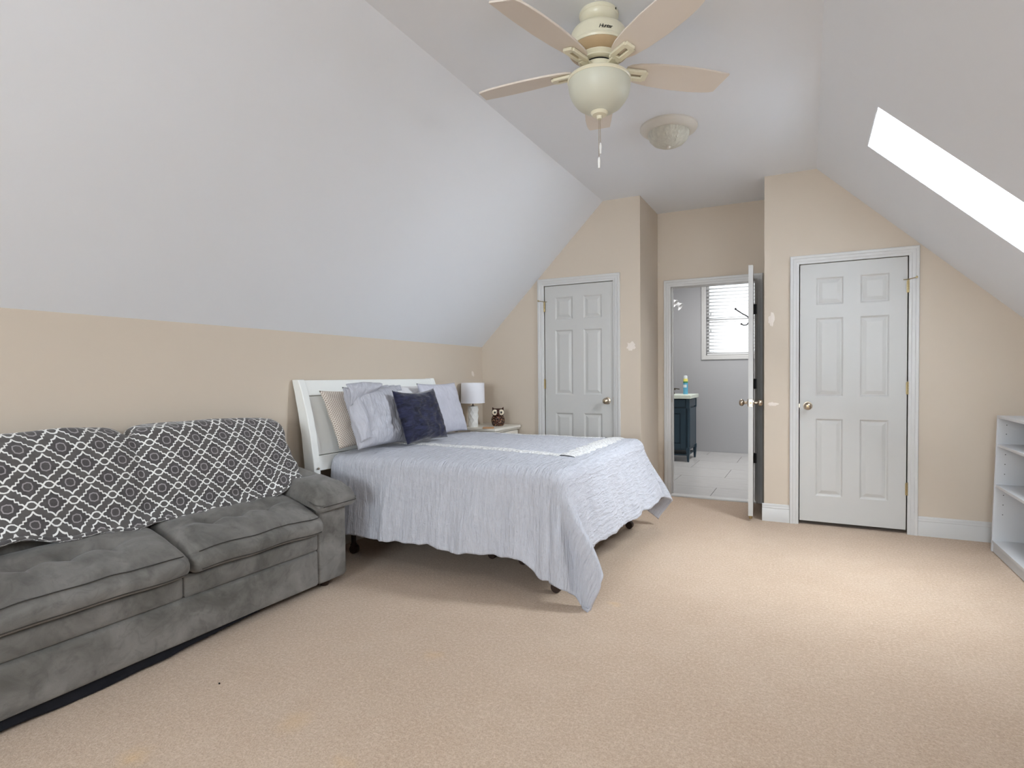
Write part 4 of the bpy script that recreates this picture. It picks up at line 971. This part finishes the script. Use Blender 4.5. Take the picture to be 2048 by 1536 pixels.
MB().add([bk + orr * 0.008 + Vector((0, 0, 0.008)), bk - orr * 0.008 + Vector((0, 0, 0.008)), bk + ou * 0.016 - Vector((0, 0, 0.004)), bk - Vector((0, 0, 0.014))], [(0, 1, 2), (1, 3, 2), (3, 0, 2), (0, 3, 1)]).build('beak', 'owldark', ow)
a = math.radians(30); cx, cy = -2.665, 4.335
q = [(cx + u * math.cos(a) - v * math.sin(a), cy + u * math.sin(a) + v * math.cos(a)) for u, v in ((-0.05, -0.045), (0.05, -0.05), (0.055, 0.04), (-0.045, 0.05))]
tag(MB().prism(q, 'Z', 0.7205, 0.731).build('wooden_coaster', 'woodlite', bevel=0.002, origin=(cx, cy, 0.7205)), 'flat light brown wooden coaster lying before the bedside lamp', 'coaster')

# ---------------------------------------------------------------- ceiling fan
FX, FY = -0.798, 2.214
fan = thing('ceiling_fan', (FX, FY, 2.45), 'cream five blade ceiling fan with frosted glass bowl light', 'ceiling fan')
FC = (FX, FY, 0)
MB().lathe([(0.0, 2.7111), (0.081, 2.7111), (0.083, 2.707), (0.082, 2.697), (0.079, 2.694), (0.078, 2.684), (0.068, 2.668), (0.048, 2.658), (0.030, 2.655), (0.0, 2.655)], FC, 40).build('canopy', 'fan', fan, smooth=35)
MB().box(FX + 0.074, FX + 0.082, FY - 0.022, FY - 0.016, 2.698, 2.705).build('canopy_screw', 'darkgap', fan)
MB().lathe([(0.034, 2.675), (0.036, 2.655), (0.034, 2.640)], FC, 28).build('neck_collar', 'fan', fan, smooth=40)
hs = MB().lathe([(0.0, 2.648), (0.060, 2.648), (0.098, 2.640), (0.112, 2.630), (0.118, 2.618), (0.120, 2.575), (0.128, 2.569), (0.130, 2.560), (0.127, 2.553), (0.0, 2.553)], FC, 56).build('motor_housing', 'fan', fan, smooth=30)
MB().lathe([(0.124, 2.5535), (0.122, 2.549), (0.086, 2.527), (0.0, 2.525)], FC, 48).build('vent_ring', 'fantan', fan, smooth=35)
MB().lathe([(0.088, 2.527), (0.090, 2.521), (0.080, 2.512), (0.082, 2.506), (0.070, 2.502), (0.0, 2.502)], FC, 48).build('lower_housing', 'fan', fan, smooth=35)
MB().lathe([(0.060, 2.504), (0.060, 2.490)], FC, 36).build('rotor_gap', 'darkgap', fan)
MB().lathe([(0.066, 2.493), (0.066, 2.460), (0.0, 2.460)], FC, 40).build('switch_housing', 'fan', fan, smooth=40)
MB().lathe([(0.066, 2.462), (0.082, 2.456), (0.120, 2.446), (0.132, 2.438), (0.134, 2.430), (0.131, 2.425), (0.0, 2.425)], FC, 56).build('bowl_fitter', 'fan', fan, smooth=35)
MB().lathe([(0.129, 2.428), (0.1305, 2.41), (0.126, 2.385), (0.114, 2.358), (0.095, 2.334), (0.070, 2.317), (0.052, 2.311), (0.045, 2.309), (0.040, 2.304), (0.0, 2.302)], FC, 64).build('glass_bowl', 'frost', fan, smooth=60)
MB().lathe([(0.036, 2.309), (0.037, 2.302), (0.030, 2.292), (0.012, 2.289), (0.011, 2.276), (0.0, 2.274)], FC, 32).build('finial', 'fan', fan, smooth=40)
def chain(x, y, z0, z1, name):
    m_ = MB(); k = int((z0 - z1) / 0.0055)
    for i in range(k): m_.lathe([(0.0, 0.0022), (0.0017, 0.0014), (0.0021, 0), (0.0017, -0.0014), (0.0, -0.0022)], (x, y, z0 - (i + 0.5) * 0.0055), 6)
    m_.tube([(x, y, z0), (x, y, z1)], 0.0008, 5)
    return m_.build(name, 'nickel', fan, smooth=60)
TAS = [(0.0, 0.0), (0.003, -0.001), (0.0055, -0.010), (0.006, -0.022), (0.005, -0.036), (0.0045, -0.046), (0.0, -0.047)]
for (dx, dy, z1) in ((0.003, 0.002, 2.178), (-0.002, -0.002, 2.118)):
    c_h = chain(FX + dx, FY + dy, 2.276, z1, 'pull_chain'); MB().lathe(TAS, (FX + dx, FY + dy, z1), 12).build('chain_pull', 'ceramic', c_h, smooth=50)
def blade_outline():
    # (r, half widths: leading, trailing)
    return [(0.118, 0.026, 0.026), (0.135, 0.040, 0.040), (0.17, 0.052, 0.051), (0.24, 0.063, 0.062), (0.34, 0.069, 0.069), (0.44, 0.067, 0.069), (0.50, 0.061, 0.066), (0.535, 0.054, 0.063), (0.553, 0.046, 0.060)]
BZ = 2.487
for k in range(5):
    ang = math.radians(38.3 + 72 * k); ca, sa = math.cos(ang), math.sin(ang); tilt = math.radians(-12.5)
    def bp(r, t, h, ca=ca, sa=sa):
        tt = t * math.cos(tilt) - h * math.sin(tilt); zz = t * math.sin(tilt) + h * math.cos(tilt)
        return (FX + r * ca - tt * sa, FY + r * sa + tt * ca, BZ + zz)
    ol = blade_outline(); m_ = MB(); vs = []; fs = []; nn = len(ol)
    for h in (0.004, -0.004):
        for (r, a_, b_) in ol: vs += [bp(r, a_, h), bp(r + (0.022 if r > 0.55 else 0.0), -b_, h)]
    for L_ in (0, 2 * nn):
        for i in range(nn - 1): a_ = L_ + 2 * i; fs.append((a_, a_ + 2, a_ + 3, a_ + 1))
    for i in range(nn - 1):
        a_ = 2 * i; b_ = 2 * nn + 2 * i; fs += [(a_, b_, b_ + 2, a_ + 2), (a_ + 1, a_ + 3, b_ + 3, b_ + 1)]
    fs += [(0, 1, 2 * nn + 1, 2 * nn), (2 * nn - 2, 4 * nn - 2, 4 * nn - 1, 2 * nn - 1)]
    bd_ = m_.add(vs, fs).build('blade', 'blade', fan, bevel=0.0015)
    # blade iron with a slotted plate under the blade
    br_ = MB(); w_i = 0.019
    fr = [(0.105, 0.012), (0.118, 0.020), (0.150, 0.024), (0.185, 0.024), (0.198, 0.016)]
    vs = []; fs = []
    for h in (-0.005, -0.017):
        for (r, hw) in fr: vs += [bp(r, hw, h), bp(r, -hw, h)]
    # plate as four bars around the slot
    def bar(r0, r1, t0, t1, h0=-0.0045, h1=-0.017):
        q = [bp(r, t, h) for h in (h0, h1) for (r, t) in ((r0, t0), (r1, t0), (r1, t1), (r0, t1))]
        br_.add(q, [(0, 1, 2, 3), (7, 6, 5, 4), (0, 4, 5, 1), (1, 5, 6, 2), (2, 6, 7, 3), (3, 7, 4, 0)])
    bar(0.112, 0.202, 0.008, 0.029); bar(0.112, 0.202, -0.029, -0.008); bar(0.186, 0.212, -0.022, 0.022); bar(0.100, 0.128, -0.024, 0.024)
    br_.build('blade_iron', 'fan', bd_, bevel=0.003)
    # arm from the rotor
    p0 = Vector((FX + 0.062 * ca, FY + 0.062 * sa, 2.472)); p1 = Vector(bp(0.112, 0, -0.012))
    side = Vector((-sa, ca, 0)) * 0.013; up_ = Vector((0, 0, 0.008))
    q = [p0 - side - up_, p0 + side - up_, p0 + side + up_, p0 - side + up_, p1 - side * 1.3 - up_ * 0.7, p1 + side * 1.3 - up_ * 0.7, p1 + side * 1.3 + up_ * 0.7, p1 - side * 1.3 + up_ * 0.7]
    MB().add(q, [(0, 1, 2, 3), (7, 6, 5, 4), (0, 4, 5, 1), (1, 5, 6, 2), (2, 6, 7, 3), (3, 7, 4, 0)]).build('iron_arm', 'fan', bd_, bevel=0.002)
# script lettering printed on the motor housing
cu = bpy.data.curves.new('logo', 'FONT'); cu.body = 'Hunter'; cu.size = 0.0215; cu.shear = 0.35; cu.extrude = 0.0; cu.offset = 0.0003; cu.space_character = 0.86; cu.align_x = 'CENTER'
to = bpy.data.objects.new('logo_tmp', cu); COL.objects.link(to); bpy.context.view_layer.update()
tm = bpy.data.meshes.new_from_object(to.evaluated_get(bpy.context.evaluated_depsgraph_get()))
lv = []; la = math.atan2(-FY, -FX) + 0.22
for v_ in tm.vertices:
    a_ = la + v_.co.x / 0.1212; h_ = 2.583 + v_.co.y
    rr = 0.1206 if h_ < 2.615 else 0.1186
    lv.append((FX + rr * math.cos(a_), FY + rr * math.sin(a_), h_))
lm = MB().add(lv, [tuple(p.vertices) for p in tm.polygons]); lo_ = lm.build('logo_lettering', 'logo', hs)
bpy.data.objects.remove(to); bpy.data.meshes.remove(tm)

# the whole fan sits a little higher and farther than first drafted: rescale it about its root
FK = 1.0547
def rescale(o):
    for ch in o.children:
        if ch.type == 'MESH': ch.data.transform(Matrix.Scale(FK, 4))
        rescale(ch)
rescale(fan); fan.location = (-0.8417, 2.3351, CAM_H + (2.45 - CAM_H) * FK)

# flush dome light
GX, GY = -0.818, 3.575
dl = thing('dome_light', (GX, GY, ZC), 'flush ceiling light with pressed glass dome and cream rim', 'ceiling light')
MB().lathe([(0.0, ZC), (0.182, ZC), (0.183, ZC - 0.010), (0.176, ZC - 0.020), (0.155, ZC - 0.034), (0.137, ZC - 0.040), (0.130, ZC - 0.040), (0.0, ZC - 0.038)], (GX, GY, 0), 56).build('rim', 'domerim', dl, smooth=40)
MB().lathe([(0.131, ZC - 0.038), (0.130, ZC - 0.055), (0.120, ZC - 0.080), (0.098, ZC - 0.102), (0.067, ZC - 0.117), (0.03, ZC - 0.124), (0.0, ZC - 0.125)], (GX, GY, 0), 56).build('glass_dome', 'ribglass', dl, smooth=60)
MB().lathe([(0.013, ZC - 0.122), (0.014, ZC - 0.128), (0.009, ZC - 0.136), (0.0, ZC - 0.138)], (GX, GY, 0), 20).build('finial', 'domerim', dl, smooth=40)

# ---------------------------------------------------------------- bookcase
bc = thing('bookcase', (1.26, 3.6, 0), 'low open white bookcase with adjustable shelves by the right wall', 'bookcase')
BX0, BX1, BY0, BY1, LEAN = 1.112, 1.385, 2.78, 4.565, 0.026
def lb(m_): m_.v = [(x + LEAN * z / 0.91, y, z) for x, y, z in m_.v]; return m_
for (a, b) in ((BY1 - 0.018, BY1), ((BY0 + BY1) / 2 - 0.009, (BY0 + BY1) / 2 + 0.009), (BY0, BY0 + 0.018)):
    sp = lb(MB().box(BX0, BX1, a, b, 0.004, 0.912)).build('side_panel' if (a, b) != ((BY0 + BY1) / 2 - 0.009, (BY0 + BY1) / 2 + 0.009) else 'divider', 'bookcase', bc, bevel=0.0012)
    if b == BY1:
        zz = [0.85, 0.79, 0.655, 0.59, 0.525, 0.385, 0.32, 0.255]
        for z in zz: MB().lathe([(0.0, -0.0008), (0.0028, -0.0008), (0.0028, 0.004)], (BX0 + 0.05 + LEAN * z / 0.91, a, z), 10, 'Y').build('shelf_pin_hole', 'hole', sp)
for (a, b) in ((BY0 + 0.018, (BY0 + BY1) / 2 - 0.009), ((BY0 + BY1) / 2 + 0.009, BY1 - 0.018)):
    for z in (0.715, 0.445): lb(MB().box(BX0 + 0.006, BX1 - 0.006, a, b, z - 0.009, z + 0.009)).build('shelf', 'bookcase', bc, bevel=0.0012)
    lb(MB().box(BX0 + 0.001, BX1 - 0.006, a, b, 0.062, 0.080)).build('bottom_shelf', 'bookcase', bc, bevel=0.0012)
    lb(MB().box(BX0 + 0.008, BX0 + 0.024, a, b, 0.004, 0.062)).build('kick_board', 'bookcase', bc)
lb(MB().box(BX0 + 0.0005, BX1, BY0 + 0.018, BY1 - 0.018, 0.894, 0.912)).build('top_board', 'bookcase', bc, bevel=0.0012)
lb(MB().box(BX1 - 0.005, BX1, BY0 + 0.018, BY1 - 0.018, 0.01, 0.894)).build('back_panel', 'bookcase', bc)

# ---------------------------------------------------------------- bathroom things
va = thing('vanity_cabinet', (-1.74, 7.87, 0), 'dark teal bathroom vanity cabinet on tapered legs', 'vanity')
VX0, VX1, VY0, VY1 = -2.0, -1.462, 7.60, 8.14
MB().box(VX0, VX1 - 0.02, VY0 + 0.02, VY1 - 0.02, 0.16, 0.86).build('body', 'vanity', va)
for (x, y) in ((VX1 - 0.024, VY0 + 0.024), (VX1 - 0.024, VY1 - 0.024), (VX0 + 0.03, VY0 + 0.024), (VX0 + 0.03, VY1 - 0.024)):
    MB().box(x - 0.024, x + 0.024, y - 0.024, y + 0.024, 0.145, 0.20).box(x - 0.024, x + 0.024, y - 0.024, y + 0.024, 0.74, 0.87).lathe([(0.021, 0.20), (0.018, 0.215), (0.018, 0.725), (0.021, 0.74)], (x, y, 0), 16).build('corner_post', 'vanity', va, smooth=40)
    m_ = MB(); m_.add([(x + sx * w, y + sy * w, z) for (w, z) in ((0.022, 0.145), (0.012, 0.0)) for (sx, sy) in ((-1, -1), (1, -1), (1, 1), (-1, 1))], [(0, 1, 2, 3), (7, 6, 5, 4), (0, 4, 5, 1), (1, 5, 6, 2), (2, 6, 7, 3), (3, 7, 4, 0)]).build('leg', 'vanity', va)
MB().box(VX0 + 0.06, VX1 - 0.055, VY0 + 0.004, VY0 + 0.02, 0.76, 0.86).build('apron', 'vanity', va, bevel=0.003)
m_ = MB()
for q in ((VX0 + 0.06, VX0 + 0.13, 0.18, 0.74), (VX1 - 0.125, VX1 - 0.055, 0.18, 0.74), (VX0 + 0.13, VX1 - 0.125, 0.18, 0.25), (VX0 + 0.13, VX1 - 0.125, 0.67, 0.74)): m_.box(q[0], q[1], VY0 + 0.004, VY0 + 0.02, q[2], q[3])
m_.build('side_frame', 'vanity', va, bevel=0.002)
MB().box(VX0 + 0.14, VX1 - 0.135, VY0 + 0.010, VY0 + 0.021, 0.26, 0.66).build('raised_panel', 'vanity', va, bevel=0.004)
dr = MB().box(VX1 - 0.02, VX1 - 0.006, VY0 + 0.06, VY1 - 0.06, 0.20, 0.74).build('door', 'vanity', va, bevel=0.004)
MB().box(VX1 - 0.02, VX1 - 0.006, VY0 + 0.055, VY1 - 0.055, 0.76, 0.86).build('drawer_front', 'vanity', va, bevel=0.004)
MB().box(VX0 + 0.03, VX1 - 0.03, VY0 + 0.03, VY1 - 0.03, 0.085, 0.105).build('lower_shelf', 'vanity', va)
tag(MB().box(-2.015, -1.438, 7.575, 8.16, 0.872, 0.925).build('countertop', 'counter', bevel=0.006, origin=(-1.73, 7.87, 0.872)), 'pale marble sink top on the bathroom vanity', 'countertop')
fa = thing('faucet', (-1.86, 7.90, 0.925), 'bronze faucet with lever handle on the vanity top', 'faucet')
MB().lathe([(0.022, 0.925), (0.022, 0.94), (0.013, 0.95), (0.012, 1.0)], (-1.80, 7.80, 0), 16).tube([(-1.80, 7.80, 1.0), (-1.80, 7.80, 1.06), (-1.785, 7.80, 1.085), (-1.76, 7.80, 1.085), (-1.742, 7.80, 1.06), (-1.738, 7.80, 1.04)], 0.010, 10).build('spout', 'bronze', fa, smooth=50)
for y in (7.68, 7.93):
    h_ = MB().lathe([(0.022, 0.925), (0.020, 0.94), (0.012, 0.955), (0.012, 0.985), (0.016, 1.0), (0.0, 1.012)], (-1.755, y, 0), 16).build('handle_base', 'bronze', fa, smooth=50)
    MB().tube([(-1.755, y, 1.003), (-1.72, y - 0.01, 1.003), (-1.665, y - 0.02, 0.995)], [0.006, 0.007, 0.009], 8).build('lever', 'bronze', h_, smooth=50)
cn = thing('spray_can', (-1.575, 7.90, 0.925), 'blue and yellow air freshener can on the vanity top', 'spray can')
cc = (-1.575, 7.90, 0)
MB().lathe([(0.0, 0.925), (0.031, 0.925), (0.033, 0.93), (0.033, 1.085)], cc, 24).build('can_body', 'can_blue', cn, smooth=40)
MB().lathe([(0.0333, 1.02), (0.0335, 1.04), (0.0333, 1.06)], cc, 24, 'Z', -2.6, -0.9).build('cloud_print', 'can_cap', cn)
MB().lathe([(0.033, 1.085), (0.0335, 1.095), (0.033, 1.105)], cc, 24).build('green_band', 'can_grn', cn, smooth=40)
MB().lathe([(0.033, 1.105), (0.032, 1.135), (0.027, 1.145)], cc, 24).build('yellow_band', 'can_yel', cn, smooth=40)
MB().lathe([(0.027, 1.145), (0.027, 1.17), (0.022, 1.188), (0.0, 1.192)], cc, 24).build('cap', 'can_cap', cn, smooth=40)
vl = thing('vanity_light', (-2.02, 7.95, 2.26), 'bronze wall light with bell glass shades above the vanity', 'wall light')
MB().lathe([(0.0, 0.0), (0.055, 0.0), (0.055, 0.012), (0.04, 0.02), (0.0, 0.02)], (-2.02, 7.95, 2.24), 20, 'X').build('wall_plate', 'bronze', vl, smooth=40)
MB().tube([(-2.0, 7.60, 2.24), (-2.0, 8.30, 2.24)], 0.011, 10).tube([(-2.015, 7.95, 2.24), (-2.0, 7.95, 2.24)], 0.011, 10).build('bar', 'bronze', vl, smooth=40)
for y in (7.72, 8.08):
    ar = MB().tube([(-2.0, y, 2.24), (-1.93, y, 2.30), (-1.85, y, 2.32), (-1.78, y, 2.285), (-1.765, y, 2.25)], 0.008, 8).tube([(-1.90, y, 2.29), (-1.86, y, 2.245), (-1.81, y, 2.24), (-1.78, y, 2.26)], 0.006, 8).build('arm', 'bronze', vl, smooth=50)
    d = Vector((0.80, -0.10, -0.55)).normalized(); p0 = Vector((-1.775, y, 2.255)); e1 = d.cross(Vector((0, 1, 0))).normalized(); e2 = d.cross(e1)
    m_ = MB(); vs = []; fs = []; pr_ = [(0.022, 0.0), (0.030, 0.015), (0.036, 0.05), (0.046, 0.09), (0.060, 0.118), (0.057, 0.118), (0.043, 0.09), (0.033, 0.05), (0.026, 0.018)]
    for (r, h) in pr_:
        for i in range(20): a_ = 2 * PI * i / 20; vs.append(p0 + d * h + e1 * r * math.cos(a_) + e2 * r * math.sin(a_))
    for j in range(len(pr_) - 1):
        for i in range(20): fs.append((j * 20 + i, j * 20 + (i + 1) % 20, (j + 1) * 20 + (i + 1) % 20, (j + 1) * 20 + i))
    fs.append(tuple(range(20))); m_.add(vs, fs).build('glass_shade', 'milk', ar, smooth=50)

# ---------------------------------------------------------------- small bits
def ribbon(u, v):
    return (-1.36 + 0.15 * u + 0.02 * v, 5.03 - 0.05 * u + 0.09 * (v - 0.5) * (1 - 0.5 * u), 0.012 + 0.055 * (1 - u) ** 2 + 0.012 * math.sin(v * 3) * (1 - u))
o = MB().grid(10, 6, ribbon).build('fabric_scrap', 'sheer', smooth=80, origin=(-1.3, 5.0, 0.012)); o.modifiers.new('s', 'SOLIDIFY').thickness = 0.002
tag(o, 'scrap of sheer brown fabric on the carpet at the foot of the bed', 'fabric')
db = MB().rbox((-2.085, 1.372, 0.003), (0.007, 0.005, 0.006), 0.002, (2, 2, 2)).build('crumb', 'hole', smooth=60, origin=(-2.085, 1.372, 0.0)); tag(db, 'tiny dark crumb on the carpet before the sofa', 'debris')
